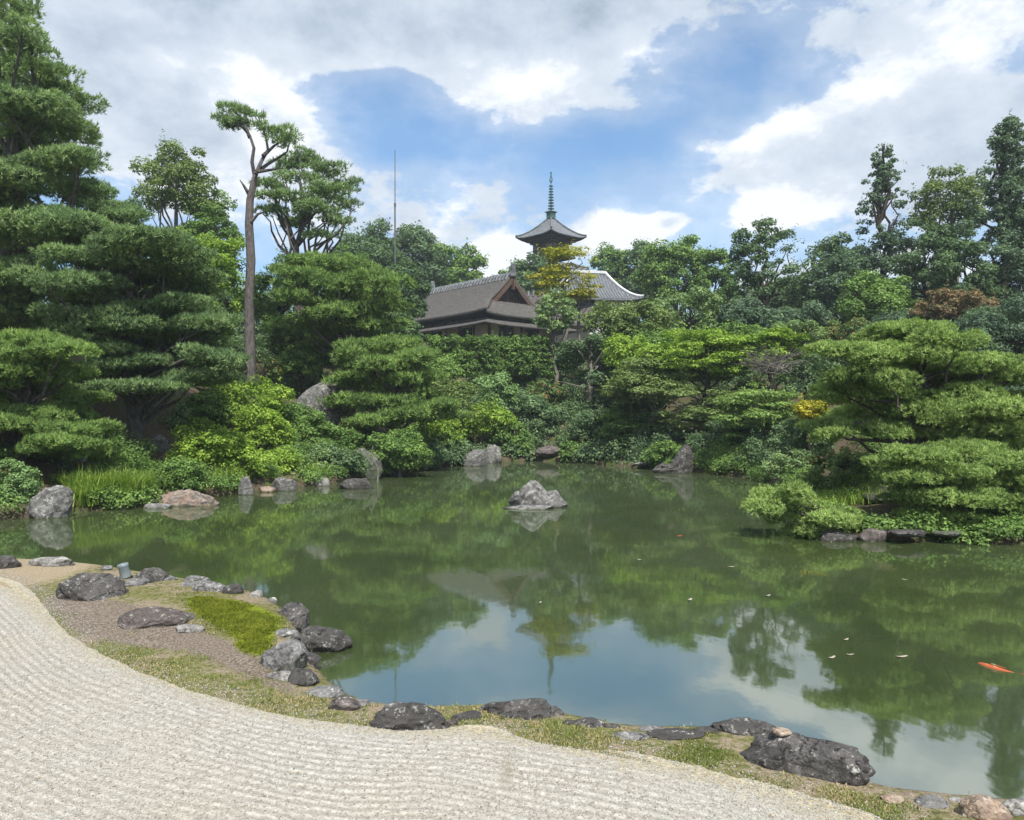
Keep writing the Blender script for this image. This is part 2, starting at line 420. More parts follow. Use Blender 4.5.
# ---------------------------------------------------------------- foliage materials
def leaf_mat(name, c0, c1, c2, accent=None, trans=.28, rough=.6, clump=.9):
    m, t, out = mat_new(name); v = t.attr('v')
    oi = t.new('ShaderNodeObjectInfo').outputs['Random']; g = t.new('ShaderNodeNewGeometry').outputs['Position']
    n = t.noise(g, clump, 3, .55)
    f = t.math('ADD', t.math('MULTIPLY', v, .55), t.math('MULTIPLY', t.mr(n, .3, .7, 0, 1), .55))
    f = t.math('ADD', f, t.math('MULTIPLY', t.math('SUBTRACT', oi, .5), .18), clamp=True)
    c0, c1, c2 = [tuple(q * k_ for q, k_ in zip(z_, (1.14, 1.19, 1.14))) for z_ in (c0, c1, c2)]
    c = t.ramp(f, [(0, c0), (.5, c1), (1, c2)])
    if accent:
        c = t.mix(t.mr(t.math('ADD', v, t.mr(t.noise(g, 1.7, 2, .5), .4, .6, -.3, .3)), accent[1], accent[1] + .12, 0, 1), c, accent[0])
    d = t.new('ShaderNodeBsdfPrincipled'); t.put(d.inputs['Base Color'], c); d.inputs['Roughness'].default_value = rough; d.inputs['Specular IOR Level'].default_value = .12
    tr = t.new('ShaderNodeBsdfTranslucent'); t.put(tr.inputs[0], t.mix(1.0, c, (1.15, 1.25, .6), 'MULTIPLY'))
    mx = t.new('ShaderNodeMixShader'); mx.inputs[0].default_value = trans
    t.l.new(d.outputs[0], mx.inputs[1]); t.l.new(tr.outputs[0], mx.inputs[2]); t.l.new(mx.outputs[0], out.inputs[0]); return m


LM = dict(
    pine=leaf_mat('pine_needles', (0.071, 0.115, 0.036), (0.144, 0.214, 0.063), (0.303, 0.406, 0.123)),
    pinel=leaf_mat('young_pine_needles', (0.094, 0.142, 0.045), (0.189, 0.260, 0.082), (0.383, 0.472, 0.165)),
    pined=leaf_mat('old_pine_needles', (0.071, 0.114, 0.055), (0.141, 0.203, 0.090), (0.293, 0.384, 0.157)),
    dk=leaf_mat('dark_evergreen_leaves', (0.042, 0.072, 0.037), (0.087, 0.135, 0.067), (0.186, 0.260, 0.122), rough=.5),
    bl=leaf_mat('bluish_conifer_leaves', (0.043, 0.069, 0.046), (0.083, 0.126, 0.082), (0.176, 0.243, 0.145)),
    md=leaf_mat('green_leaves', (0.047, 0.088, 0.027), (0.110, 0.178, 0.049), (0.241, 0.347, 0.096)),
    br=leaf_mat('fresh_leaves', (0.074, 0.126, 0.018), (0.170, 0.259, 0.038), (0.372, 0.480, 0.086)),
    ol=leaf_mat('olive_leaves', (0.062, 0.096, 0.032), (0.130, 0.177, 0.056), (0.271, 0.333, 0.132)),
    yl=leaf_mat('yellowing_maple_leaves', (0.107, 0.139, 0.023), (0.256, 0.254, 0.031), (0.554, 0.445, 0.058), trans=.35),
    rd=leaf_mat('reddish_leaves', (0.070, 0.084, 0.039), (0.138, 0.120, 0.063), (0.295, 0.176, 0.114)),
    gr=leaf_mat('grass_blades', (0.091, 0.143, 0.030), (0.202, 0.283, 0.058), (0.436, 0.525, 0.146), trans=.4),
    tf=leaf_mat('turf_blades', (0.060, 0.085, 0.020), (0.125, 0.150, 0.035), (0.270, 0.280, 0.110), accent=((.45, .36, .2), .75)),
    ms=leaf_mat('moss_leaves', (0.059, 0.073, 0.008), (0.125, 0.145, 0.014), (0.218, 0.224, 0.032), clump=3.5),
    wl=leaf_mat('pale_weed_leaves', (0.066, 0.118, 0.041), (0.145, 0.222, 0.085), (0.296, 0.406, 0.183)),
    acc=leaf_mat('mixed_shrub_leaves', (0.041, 0.073, 0.028), (0.096, 0.149, 0.049), (0.221, 0.281, 0.109), accent=((.42, .20, .08), .93)),
)


def bark(name, a, b):
    m, t, out = mat_new(name); g = t.new('ShaderNodeNewGeometry').outputs['Position']
    n = t.noise(t.vmath('MULTIPLY', g, (1, 1, .35)), 9, 5, .65)
    principled(t, out, t.ramp(n, [(.3, a), (.7, b)]), .95, .1, t.bump(n, .8, .05)); return m


BK = dict(pine=bark('pine_bark', (.045, .040, .038), (.17, .15, .14)), grey=bark('grey_bark', (.07, .065, .055), (.26, .24, .21)), dk=bark('dark_bark', (.025, .02, .016), (.09, .075, .06)))


# ---------------------------------------------------------------- foliage geometry
def leaf_quads(rng, p, n, L, Wr=.62):
    N = len(p); L = L * rng.uniform(.65, 1.35, N)
    t = rng.normal(size=(N, 3)); t -= n * np.sum(t * n, 1, keepdims=True); t = unit(t)
    b = np.cross(n, t); L = L[:, None]
    bend = n * L * rng.uniform(-.18, .05, (N, 1))
    v = np.stack([p - t * L * .5 + bend, p + b * L * Wr * .5, p + t * L * .5 + bend, p - b * L * Wr * .5], 1)
    return v.reshape(-1, 3)


def sample_blobs(rng, blobs, L, cover, flat=0.0, low=-.55):
    """leaf positions and normals on a list of (c, r) ellipsoids"""
    ps, ns = [], []
    la = .31 * L * L
    for c, r in blobs:
        c = np.asarray(c); r = np.asarray(r)
        area = 4 * math.pi * (((r[0] * r[1]) ** 1.6 + (r[0] * r[2]) ** 1.6 + (r[1] * r[2]) ** 1.6) / 3) ** (1 / 1.6)
        n = int(max(14, area * cover / la * .8))
        d = unit(rng.normal(size=(n, 3))); d = d[d[:, 2] > low + rng.uniform(-.25, .25, len(d))]
        k = len(d); ph = rng.uniform(0, 6.28, 6)
        bump = 1 + .13 * np.sin(d[:, 0] * 7 + ph[0]) * np.sin(d[:, 1] * 6 + ph[1]) + .10 * np.sin(d[:, 2] * 9 + d[:, 0] * 5 + ph[2])
        rr = (1 - .42 * rng.random(k) ** 1.8) * bump * np.where(rng.random(k) < .12, rng.uniform(1.0, 1.18, k), 1.0)
        ps.append(c + d * r * rr[:, None])
        nn = d / r * r.mean() + np.array([0, 0, .55 + flat]) + rng.normal(0, .5 * (1 - .5 * min(flat, 1)), (k, 3))
        ns.append(unit(nn))
    p, n = np.concatenate(ps), np.concatenate(ns)
    f = 1.0 / (6.5 * L); h = np.sin(p[:, 0] * f + 1.3 * np.sin(p[:, 1] * f * .7)) + np.sin(p[:, 1] * f * 1.1 + p[:, 2] * f * .8) + np.sin(p[:, 2] * f * 1.3 - p[:, 0] * f * .6)
    keep = h > -1.15 + rng.normal(0, .3, len(p)); p, n = p[keep], n[keep]
    k = rng.integers(0, len(p), max(4, len(p) // 220)); dirs = unit(n[k] + rng.normal(0, .35, (len(k), 3)))    # stray shoots
    j = np.repeat(np.arange(len(k)), 7); st = rng.uniform(.3, 3.6, len(j))[:, None] * L
    p2 = p[k][j] + dirs[j] * st + rng.normal(0, L * .35, (len(j), 3)); n2 = unit(n[k][j] + rng.normal(0, .5, (len(j), 3)))
    return np.concatenate([p, p2]), np.concatenate([n, n2])


def foliage_mesh(rng, name, blobs, L, cover=1.5, flat=0.0, low=-.55, Wr=.62):
    p, n = sample_blobs(rng, blobs, L, cover, flat, low)
    v = leaf_quads(rng, p, n, L, Wr)
    N = len(p); f = np.arange(4 * N).reshape(N, 4)
    return np_mesh(name, v, f, {'v': np.repeat(rng.random(N), 4)})


def needle_mesh(rng, name, pads, L, Wd, cover=1.5, per=9):
    """flat-topped pads of needle tufts: list of (c, r)"""
    P_, D_ = [], []
    for c, r in pads:
        c = np.asarray(c); r = np.asarray(r)
        n = int(max(10, math.pi * r[0] * r[1] * cover * 2.6 / (.5 * L * Wd * per)))
        rad = np.sqrt(rng.random(n)); a = rng.uniform(0, 2 * math.pi, n)
        ph = rng.uniform(0, 6.28, 6); edge = 1 + .16 * np.sin(a * 3 + ph[0]) + .10 * np.sin(a * 7 + ph[1])
        x, y = rad * np.cos(a) * edge, rad * np.sin(a) * edge
        top = np.sqrt(np.maximum(0, 1 - rad ** 2.2))
        mound = .80 + .20 * np.sin(x * 4 + ph[2]) * np.sin(y * 4 + ph[3]) + .12 * np.sin(x * 9 + ph[4]) * np.sin(y * 8 + ph[5])
        under = rng.random(n) < .22
        z = top * mound * np.where(under, -.30, 1.0) - rng.random(n) ** 2 * .35
        P_.append(c + np.stack([x, y, z], 1) * r)
        d = np.stack([x / r[0], y / r[1], np.where(under, .1, 1.0) * (z * .9 + .35) / r[2]], 1) * r[0] + rng.normal(0, .15, (n, 3)); D_.append(unit(d))
    p = np.concatenate(P_); d = np.concatenate(D_); n = len(p)
    N_ = np.repeat(d, per, 0); dd = unit(N_ * .55 + (0, 0, .25) + rng.normal(0, .62, (n * per, 3)))
    pp = np.repeat(p, per, 0) + rng.normal(0, L * .2, (n * per, 3)); M = n * per
    s = unit(np.cross(dd, N_ + rng.normal(0, .35, (M, 3)))) * Wd * .5
    ln = (L * rng.uniform(.7, 1.25, M))[:, None]
    v = np.stack([pp - s, pp + s, pp + dd * ln], 1).reshape(-1, 3)
    vv = np.repeat(np.repeat(rng.random(n), per) * .75 + .25 * rng.random(M), 3)
    return np_mesh(name, v, np.arange(3 * M).reshape(M, 3), {'v': vv})


class Tubes:
    def __init__(s): s.v = []; s.f = []; s.n = 0
    def add(s, pts, rad, sides=7):
        pts = np.asarray(pts, float); k = len(pts); rad = np.interp(np.linspace(0, 1, k), np.linspace(0, 1, len(rad)), rad)
        tg = unit(np.gradient(pts, axis=0)); ref = np.array([0.31, .92, .12])
        a = unit(np.cross(tg, ref)); b = np.cross(tg, a)
        th = np.linspace(0, 2 * math.pi, sides, endpoint=False)
        ring = pts[:, None] + rad[:, None, None] * (a[:, None] * np.cos(th)[None, :, None] + b[:, None] * np.sin(th)[None, :, None])
        s.v.append(ring.reshape(-1, 3)); i = np.arange(k * sides).reshape(k, sides) + s.n; j = np.roll(i, -1, 1)
        s.f.append(np.stack([i[:-1], j[:-1], j[1:], i[1:]], -1).reshape(-1, 4)); s.n += k * sides
    def mesh(s, name): return np_mesh(name, np.concatenate(s.v), np.concatenate(s.f), smooth=True)


def wiggle(rng, a, b, n=6, amp=.06, sag=0.0):
    a = np.asarray(a, float); b = np.asarray(b, float); t = np.linspace(0, 1, n)[:, None]; L = np.linalg.norm(b - a)
    w_ = rng.normal(0, amp * L, (n, 3)) * np.sin(t * math.pi); w_[:, 2] *= .4
    p = a * (1 - t) + b * t + w_; p[:, 2] += (sag * L * np.sin(t * math.pi))[:, 0]; return p


def add_tree(name, cat, base, blobs, fol, bk, rng, tr, label, group=None, top=None, fork=.45, lim=14):
    """Empty at the base > trunk (with its limbs), crown"""
    base = np.asarray(base, float); e = empty(name, base)
    tag(e, label, cat, group)
    zs = [c[2] for c, r in blobs]; C = np.mean([c for c, r in blobs], 0)
    if top is None: top = np.array([C[0], C[1], max(zs) * .75 + C[2] * .25])
    tb = Tubes(); trunk = wiggle(rng, base + (0, 0, -.25), top, 9, .025)
    tb.add(trunk, [tr * 1.35, tr, tr * .8, tr * .55, tr * .22], 8)
    order = rng.permutation(len(blobs))[:lim]
    for i in order:
        c, r = blobs[i]; c = np.asarray(c)
        z0 = base[2] + (c[2] - base[2]) * rng.uniform(fork, .85)
        k = np.argmin(abs(trunk[:, 2] - z0)); s = trunk[k]
        tb.add(wiggle(rng, s, c, 6, .07, .04), [tr * .42, tr * .25, tr * .08], 5)
    o = link('trunk', tb.mesh('trunk'), BK[bk], e); o.location = -base
    fol_o = link('crown', fol, None, e); fol_o.location = -base
    return e, fol_o


def auto_blobs(rng, c, r, n, br, zflat=.75, kind='round'):
    out = []
    for i in range(n):
        u = (i + .5) / n; z = 1 - 1.75 * u; rr = math.sqrt(max(0, 1 - z * z)); a = i * 2.39996 + rng.uniform(-.5, .5)
        k = rng.uniform(.55, 1.02)
        if kind == 'cone':
            z = 1 - 2 * u; rr = (.10 + .90 * u ** .85); k = rng.uniform(.6, 1.0)
            k = rng.uniform(.35, 1.15); rr *= .75 + .5 * abs(math.sin(u * 23)); d = np.array([rr * math.cos(a) * k, rr * math.sin(a) * k, z - .04 * k])
            b = br * r[0] * (.35 + .6 * u) * rng.uniform(.6, 1.2)
        else:
            d = np.array([rr * math.cos(a), rr * math.sin(a), z]) * k; b = br * min(r[0], r[2] * 1.4) * rng.uniform(.65, 1.3)
        out.append((np.asarray(c) + d * r, np.array([b, b, b * zflat])))
    return out

PXM = lambda D: D / FPX
seed_counter = [100]


def leafL(D, k=2.6): return max(.055, D / FPX * k)


def plant(kind, px, top, wpx, hpx, D, col, label, name=None, cat=None, group=None, n=None, bk='dk', cover=1.5, tr=None, br=None):
    seed_counter[0] += 1; rng = np.random.default_rng(seed_counter[0])
    m = PXM(D); x = (px - CX) * m; ztop = EYE + (HY - top) * m; g = tz(x, D)
    rx = wpx * m / 2; rz = hpx * m / 2
    cz = ztop - rz
    if kind == 'shrub':
        rx *= 1.15; hpx *= 1.1; rz = hpx * m / 2; cz = ztop - rz
        cz = max(g + .15 * rz, cz) if cz - rz > g else cz
        rz = max(.3, ztop - cz)
    c = np.array([x, D, cz]); r = np.array([rx * .84, rx * .72, rz * .86]); L = leafL(D)
    base = (x, D, g)
    if kind in ('shrub', 'tree'):
        n = n or (26 if kind == 'shrub' else 42)
        blobs = auto_blobs(rng, c, r, n, br or (.32 if kind == 'shrub' else .34 if D > 80 else .27), .72)
        if kind == 'shrub': blobs.append((c - (0, 0, rz * .15), r * .62))
        mesh = foliage_mesh(rng, 'crown', blobs, L, cover)
    elif kind == 'maple':
        n = n or 40; blobs = []
        for c_, r_ in auto_blobs(rng, c, r, n, .36, .42): blobs.append((c_, r_ * (1.2, 1.0, .8)))
        mesh = foliage_mesh(rng, 'crown', blobs, L, cover * .95, flat=.6)
    elif kind == 'cedar':
        blobs = auto_blobs(rng, c, r * (1.1, 1.1, 1.05), n or 50, .27, .7, 'cone')
        mesh = foliage_mesh(rng, 'crown', blobs, L, cover)
    elif kind == 'pads':
        blobs = [(c_, r_ * (1.35, 1.2, .75)) for c_, r_ in auto_blobs(rng, c, r, n or 22, .38, .36)]
        mesh = needle_mesh(rng, 'crown', blobs, max(.11, m * 5.2), max(.016, m * 1.15), cover * .8)
    mesh.materials.append(LM[col])
    name = name or {'shrub': 'shrub', 'tree': 'broadleaf_tree', 'maple': 'maple_tree', 'cedar': 'cedar_tree', 'pads': 'pine_tree'}[kind]
    cat = cat or ('shrub' if 'shrub' in name else 'tree')
    tr = tr or max(.05, .035 * 2 * rx)
    top_ = np.array([x, D, cz + rz * (.85 if kind == 'cedar' else .35)])
    return add_tree(name, cat, base, blobs, mesh, bk, rng, tr, label, group, top_, lim=12 if kind != 'cedar' else 26)


def hero_pine(px, by, D, pads, label, col='pine', tr=.2, bk='pine', spread=1.6, trunk=None, cover=1.25, thick=1.0, name='pine_tree', group=None, lk=3.9, seed=None, fill=0):
    """pads: (px, py, width px, height px) measured at the tree's distance"""
    seed_counter[0] += 1; rng = np.random.default_rng(seed or seed_counter[0]); m = PXM(D); blobs = []
    if fill: pads = pads + [(a + rng.uniform(-22, 22), b + rng.uniform(-6, 12), w_ * .8, h_ * .9) for a, b, w_, h_ in pads if rng.random() < fill]
    for i, (a, b, w_, h_) in enumerate(pads):
        dy = rng.uniform(-spread, spread); Dp = D + dy
        c = at(a, b, Dp); rx = w_ * m / 2
        ry = rx * rng.uniform(.7, .95); rz_ = h_ * m * .5 * thick; blobs.append((c, np.array([rx * .62, ry * .62, rz_ * .9])))
        for k in range(5):
            an = k * 1.2566 + rng.uniform(-.5, .5); q = rng.uniform(.45, .85); f = rng.uniform(.34, .56)
            blobs.append((c + (rx * q * math.cos(an), ry * q * math.sin(an), rz_ * rng.uniform(-.75, .35)), np.array([rx * f, ry * f, rz_ * rng.uniform(.6, .95)])))
    x = (px - CX) * m; base = (x, D, tz(x, D))
    mesh = needle_mesh(rng, 'crown', blobs, max(.075, m * lk), max(.013, m * 1.0), cover); mesh.materials.append(LM[col])
    t = trunk and at(trunk[0], trunk[1], D)
    return add_tree(name, 'tree', base, blobs, mesh, bk, rng, tr, label, group, t, lim=len(pads) * 2, fork=.25)


# ================================================================ hero pines
hero_pine(18, 470, 34, [(2, -20, 70, 40), (8, 12, 60, 36), (16, 42, 70, 34), (-20, 60, 80, 40), (28, 72, 90, 34), (64, 96, 76, 26), (10, 100, 110, 36), (40, 122, 110, 30), (-20, 135, 90, 36), (20, 150, 120, 32), (66, 160, 90, 26), (-10, 175, 100, 32), (45, 186, 120, 30), (84, 196, 70, 24),
    (5, 208, 110, 32), (60, 222, 110, 28), (-25, 235, 90, 30), (30, 248, 120, 30), (0, 275, 100, 30), (50, 285, 90, 26), (15, 312, 100, 28), (-30, 300, 80, 30)],
    'very tall dense pine rising out of the top edge at the far left', 'pined', .38, spread=3.2, trunk=(12, -10), thick=1.0, cover=1.25)
hero_pine(136, 428, 31, [(112, 212, 84, 26), (85, 232, 80, 24), (140, 240, 100, 26), (178, 252, 80, 22), (100, 258, 120, 26), (160, 274, 130, 26), (76, 282, 90, 26), (198, 292, 70, 22), (120, 298, 130, 26), (168, 310, 120, 26), (84, 318, 90, 24), (206, 322, 70, 20), (138, 332, 130, 24),
    (186, 344, 90, 22), (96, 346, 90, 22), (212, 356, 70, 18), (150, 362, 110, 20), (108, 372, 90, 18), (190, 376, 80, 18), (128, 388, 90, 16)],
    'broad layered pine on bare soil, in front of the very tall pine', 'pined', .30, spread=2.6, trunk=(128, 235), thick=.9, cover=1.15, fill=.4)
hero_pine(20, 480, 26.5, [(28, 340, 90, 20), (72, 350, 60, 16), (-10, 350, 70, 20), (12, 366, 90, 20), (60, 372, 70, 16), (-25, 380, 80, 20), (30, 388, 100, 20), (80, 398, 60, 14), (4, 402, 90, 20), (56, 412, 90, 18), (18, 424, 110, 20), (84, 430, 60, 16), (60, 442, 90, 18), (10, 446, 100, 20), (88, 452, 50, 14), (-30, 430, 70, 22), (36, 460, 80, 16)],
    'bright green layered pine at the left edge just above the pale shrub', 'pine', .18, spread=1.7, trunk=(25, 355), thick=1.05, cover=1.7)
hero_pine(396, 470, 42, [(386, 346, 80, 22), (356, 356, 50, 18), (414, 358, 56, 18), (380, 366, 90, 20), (348, 376, 40, 14), (410, 378, 76, 18), (372, 386, 84, 18), (420, 394, 60, 16), (388, 402, 96, 18), (352, 404, 50, 14), (412, 414, 90, 16), (376, 420, 70, 14), (440, 405, 40, 12)],
    'soft light green pine with a thin curved trunk in the middle of the far bank', 'pine', .14, spread=1.6, trunk=(392, 355), thick=1.05, cover=1.3)
# the big pruned pine by the right shore
hero_pine(915, 500, 23.5, [(892, 334, 100, 22), (940, 342, 80, 22), (856, 352, 78, 22), (908, 356, 100, 24), (968, 364, 90, 24), (1000, 376, 80, 24), (862, 374, 80, 22), (930, 376, 90, 24), (834, 392, 60, 20), (888, 394, 90, 22), (966, 392, 90, 24), (1016, 402, 80, 26), (920, 408, 84, 22), (858, 412, 80, 20),
    (982, 418, 90, 24), (830, 424, 50, 16), (884, 428, 80, 20), (1030, 430, 80, 24), (944, 432, 90, 20), (1000, 444, 80, 20), (1060, 400, 90, 30), (1070, 450, 90, 30)],
    'large cloud-pruned bright pine spreading over the right shore', 'pinel', .20, spread=1.9, trunk=(925, 350), thick=1.0, cover=1.45, lk=3.1, fill=.8)
hero_pine(960, 530, 20.2, [(918, 456, 90, 22), (970, 452, 80, 22), (1014, 462, 80, 24), (906, 474, 60, 20), (946, 474, 100, 24), (996, 484, 90, 26), (1034, 484, 70, 24), (922, 494, 76, 22), (962, 498, 90, 24), (1010, 508, 80, 24), (936, 514, 80, 20), (984, 520, 80, 20), (1050, 510, 70, 24)],
    'low bushy pine hanging over the water beneath the large cloud-pruned pine', 'pinel', .12, spread=1.1, trunk=(960, 470), thick=1.0, cover=1.45, lk=3.1, fill=.5)
hero_pine(826, 530, 19.6, [(772, 498, 52, 16), (796, 490, 40, 14), (762, 508, 36, 12), (804, 508, 56, 16), (782, 516, 44, 12), (830, 520, 60, 16), (812, 530, 56, 14), (846, 532, 50, 12), (800, 540, 36, 10), (832, 544, 44, 10)],
    'small fresh green pine branching low over the water at the tip of the right bank', 'pinel', .06, spread=.6, trunk=(818, 505), thick=1.4, cover=1.4, lk=3.2)

# tall bare-trunked pine
def bare_pine():
    rng = np.random.default_rng(77); D = 43.0; m = PXM(D)
    q = lambda a, b, dd=0.0: at(a, b, D + dd)
    x = (250 - CX) * m; g = tz(x, D); base = np.array([x, D, g]); e = empty('pine_tree', base)
    tag(e, 'tall bare-trunked pine with a thin wind-bent top standing clear against the cloud', 'tree')
    tb = Tubes()
    tb.add([(x, D, g - .3), q(250, 345), q(249, 300), q(251, 260), q(249, 225), q(250, 200), q(254, 182), q(256, 172)], [.36, .29, .25, .24, .22, .20, .165, .11], 10)
    limbs = [[(255, 178), (252, 162), (254, 148), (250, 136), (243, 128), (234, 122), (224, 118)], [(256, 174), (262, 160), (268, 150), (266, 138), (262, 126), (258, 116)], [(257, 172), (268, 164), (278, 158), (287, 152), (290, 140)],
             [(250, 196), (244, 186), (240, 180)], [(251, 222), (258, 214), (264, 212)], [(263, 156), (274, 146), (286, 138)], [(250, 138), (246, 128), (240, 116), (232, 110)], [(256, 172), (270, 170), (282, 168)]]
    for L in limbs:
        tb.add([q(a, b, rng.uniform(-.4, .4)) for a, b in L], [.12, .09, .06, .03], 6)
    o = link('trunk', tb.mesh('trunk'), BK['pine'], e); o.location = -base
    pads = [(232, 109, 30, 6), (244, 112, 22, 7), (222, 119, 22, 7), (234, 122, 26, 7), (245, 124, 20, 7), (256, 116, 20, 7), (262, 126, 18, 7), (276, 134, 26, 12), (286, 132, 24, 12), (292, 140, 18, 10), (280, 142, 24, 9), (228, 127, 20, 5), (270, 130, 16, 8)]
    bl = [(q(a, b, rng.uniform(-.8, .8)), np.array([w_ * m * .5, w_ * m * .45, h_ * m * .42])) for a, b, w_, h_ in pads]
    me = needle_mesh(rng, 'crown', bl, .24, .05, 1.0); me.materials.append(LM['pined']); o = link('crown', me, None, e); o.location = -base


bare_pine()
hero_pine(300, 350, 50, [(306, 158, 46, 16), (286, 166, 34, 12), (328, 170, 50, 18), (344, 186, 34, 16), (300, 178, 50, 16), (270, 184, 34, 12), (330, 194, 50, 14), (286, 196, 46, 14), (312, 208, 50, 14), (348, 204, 26, 12), (270, 210, 30, 10), (296, 224, 34, 10), (338, 222, 34, 10), (318, 234, 30, 8)],
    'open-crowned pine just right of the bare-trunked pine', 'pined', .30, spread=2.2, trunk=(302, 200), thick=.9, cover=.85)

hero_pine(352, 365, 46, [(318, 262, 70, 22), (352, 268, 70, 22), (296, 276, 56, 20), (384, 280, 60, 22), (330, 284, 80, 22), (366, 296, 80, 22), (302, 300, 60, 20), (392, 306, 50, 20), (338, 310, 80, 22), (372, 322, 70, 20), (312, 326, 60, 20), (344, 334, 70, 18)],
    'dense layered dull green pine left of the tea house, below the open-crowned pine', 'pine', .26, spread=2.2, trunk=(346, 275), thick=.85, cover=1.0)

# ================================================================ background trees
T_ = [
 ('tree', 212, 186, 62, 70, 57, 'md', 'green treetop touching the left side of the bare pine trunk', 1.4),
 ('tree', 176, 220, 90, 90, 55, 'br', 'yellow-green tree low behind the broad layered pine', 1.4),
 ('tree', 352, 214, 50, 90, 94, 'dk', 'dark treetop just left of the thin lightning rod base', 1.6),
 ('tree', 470, 244, 40, 70, 116, 'md', 'low treetop between the rod trees and the white cumulus', 1.5),
 # kind, px, top, w, h, D, colour, label
 ('tree', 176, 130, 92, 120, 60, 'ol', 'thin olive tree showing above the layered pine, left of the bare-trunked pine', 1.15),
 ('tree', 214, 170, 70, 84, 62, 'md', 'rounder green tree touching the thin olive tree on its right', 1.3),
 ('tree', 130, 190, 60, 90, 58, 'dk', 'dark tree between the very tall pine and the thin olive tree', 1.3),
 ('tree', 222, 224, 90, 110, 54, 'br', 'yellow-green tree behind the foot of the bare-trunked pine', 1.5),
 ('tree', 278, 244, 76, 100, 54, 'md', 'green tree filling the gap right of the bare pine trunk', 1.5),
 ('tree', 372, 212, 76, 110, 92, 'dk', 'dark rounded tree directly behind the thin lightning rod', 1.6),
 ('tree', 415, 212, 84, 110, 116, 'dk', 'dark tree behind and right of the thin lightning rod', 1.6),
 ('tree', 452, 230, 76, 80, 117, 'md', 'bright rounded tree just left of the white cumulus over the tea house roof', 1.6),
 ('tree', 346, 232, 60, 90, 70, 'md', 'green tree right of the open-crowned pine', 1.5),
 ('tree', 362, 262, 70, 84, 60, 'pined', 'dull green tree left of the tea house, below the rounded dark tree', 1.5),
 ('tree', 402, 256, 64, 90, 62, 'dk', 'blue-green bushy tree closing the left end of the tea house roof', 1.6),
 ('tree', 322, 286, 70, 80, 52, 'md', 'low green tree on the slope under the open-crowned pine', 1.5),
 ('tree', 398, 308, 60, 60, 60, 'dk', 'small dark tree against the left corner of the tea house eave', 1.6),
 ('tree', 528, 248, 60, 70, 118, 'dk', 'dark tree left of the pagoda behind the tea house gable', 1.5),
 ('tree', 500, 264, 34, 40, 119, 'md', 'little treetop peeping over the tea house gable peak', 1.3),
 ('tree', 612, 236, 56, 80, 121, 'md', 'green treetop right of the pagoda behind the grey tiled roof', 1.5),
 ('tree', 646, 228, 58, 110, 119, 'dk', 'dark narrow treetop right of the grey tiled roof', 1.6),
 ('tree', 676, 224, 78, 110, 86, 'md', 'large rounded bright tree left of the dark knotty tree', 1.6),
 ('tree', 715, 246, 50, 90, 84, 'md', 'smaller green tree between the large rounded tree and the dark knotty tree', 1.5),
 ('tree', 690, 286, 90, 70, 62, 'pined', 'soft green tree low in front of the large rounded bright tree', 1.5),
 ('tree', 640, 296, 80, 64, 58, 'ol', 'bushy olive tree below the end of the grey tiled roof', 1.5),
 ('tree', 820, 224, 80, 100, 68, 'dk', 'dark broad tree between the knotty tree and the cedar spire', 1.6),
 ('tree', 790, 262, 70, 90, 74, 'dk', 'dark tree filling behind the knotty tree on its right', 1.6),
 ('tree', 845, 238, 70, 110, 62, 'bl', 'bluish broad tree at the foot of the cedar spire', 1.6),
 ('tree', 950, 162, 78, 90, 62, 'ol', 'rounded olive-topped tree right of the cedar spire', 1.1),
 ('tree', 925, 208, 80, 110, 58, 'dk', 'dark tree below the rounded olive-topped tree', 1.5),
 ('tree', 1040, 180, 130, 200, 56, 'bl', 'broad bluish tree behind the tall conifer at the right edge', 1.7),
 ('tree', 965, 226, 80, 100, 52, 'dk', 'dark full tree left of the foot of the tall right-edge conifer', 1.6),
 ('tree', 880, 268, 90, 80, 56, 'md', 'mid green tree under the cedar spire above the reddish bush', 1.5),
 ('tree', 745, 298, 70, 60, 60, 'bl', 'bluish low tree around the foot of the knotty tree', 1.5),
 ('tree', 800, 300, 80, 50, 56, 'bl', 'grey-green low tree right of the knotty tree foot', 1.5),
]
for k, px, tp, w_, h_, D, c, lab, cv_ in T_:
    if cv_ > 1.2 and D >= 54: h_ = max(h_, 334 - tp)
    plant(k, px, tp, w_, h_, D, c, lab, cover=cv_, bk='grey' if c in ('ol', 'yl') else 'dk')
# two conifers
plant('cedar', 884, 130, 84, 190, 66, 'bl', 'pointed cedar spire standing above the trees right of centre', name='cedar_tree', cover=1.25, n=170, tr=.3)
plant('cedar', 1008, 104, 120, 250, 54, 'bl', 'tall dense conifer cut by the right edge', name='cedar_tree', cover=1.5, n=200, tr=.4)
# dark knotty tree with tufts
plant('tree', 765, 210, 86, 110, 63, 'dk', 'dark knotty tree with round tufted twigs and a visible trunk against the cloud', n=75, cover=1.2, br=.19, tr=.26)
# yellowing maple in front of the pagoda
plant('maple', 566, 236, 66, 84, 66, 'yl', 'yellowing maple whose tips overlap the pagoda roof', bk='grey', n=46, cover=.9)
plant('maple', 580, 258, 40, 60, 67, 'yl', 'paler yellow-green maple just right of the yellowing one', bk='grey', n=16, cover=.9)
plant('tree', 556, 288, 50, 56, 62, 'pined', 'small dusky green tree hiding the right end of the tea house', cover=1.3, bk='grey')
plant('tree', 606, 300, 60, 40, 60, 'ol', 'sparse bush with bare pale twigs below the grey tiled roof', cover=.7, bk='grey')

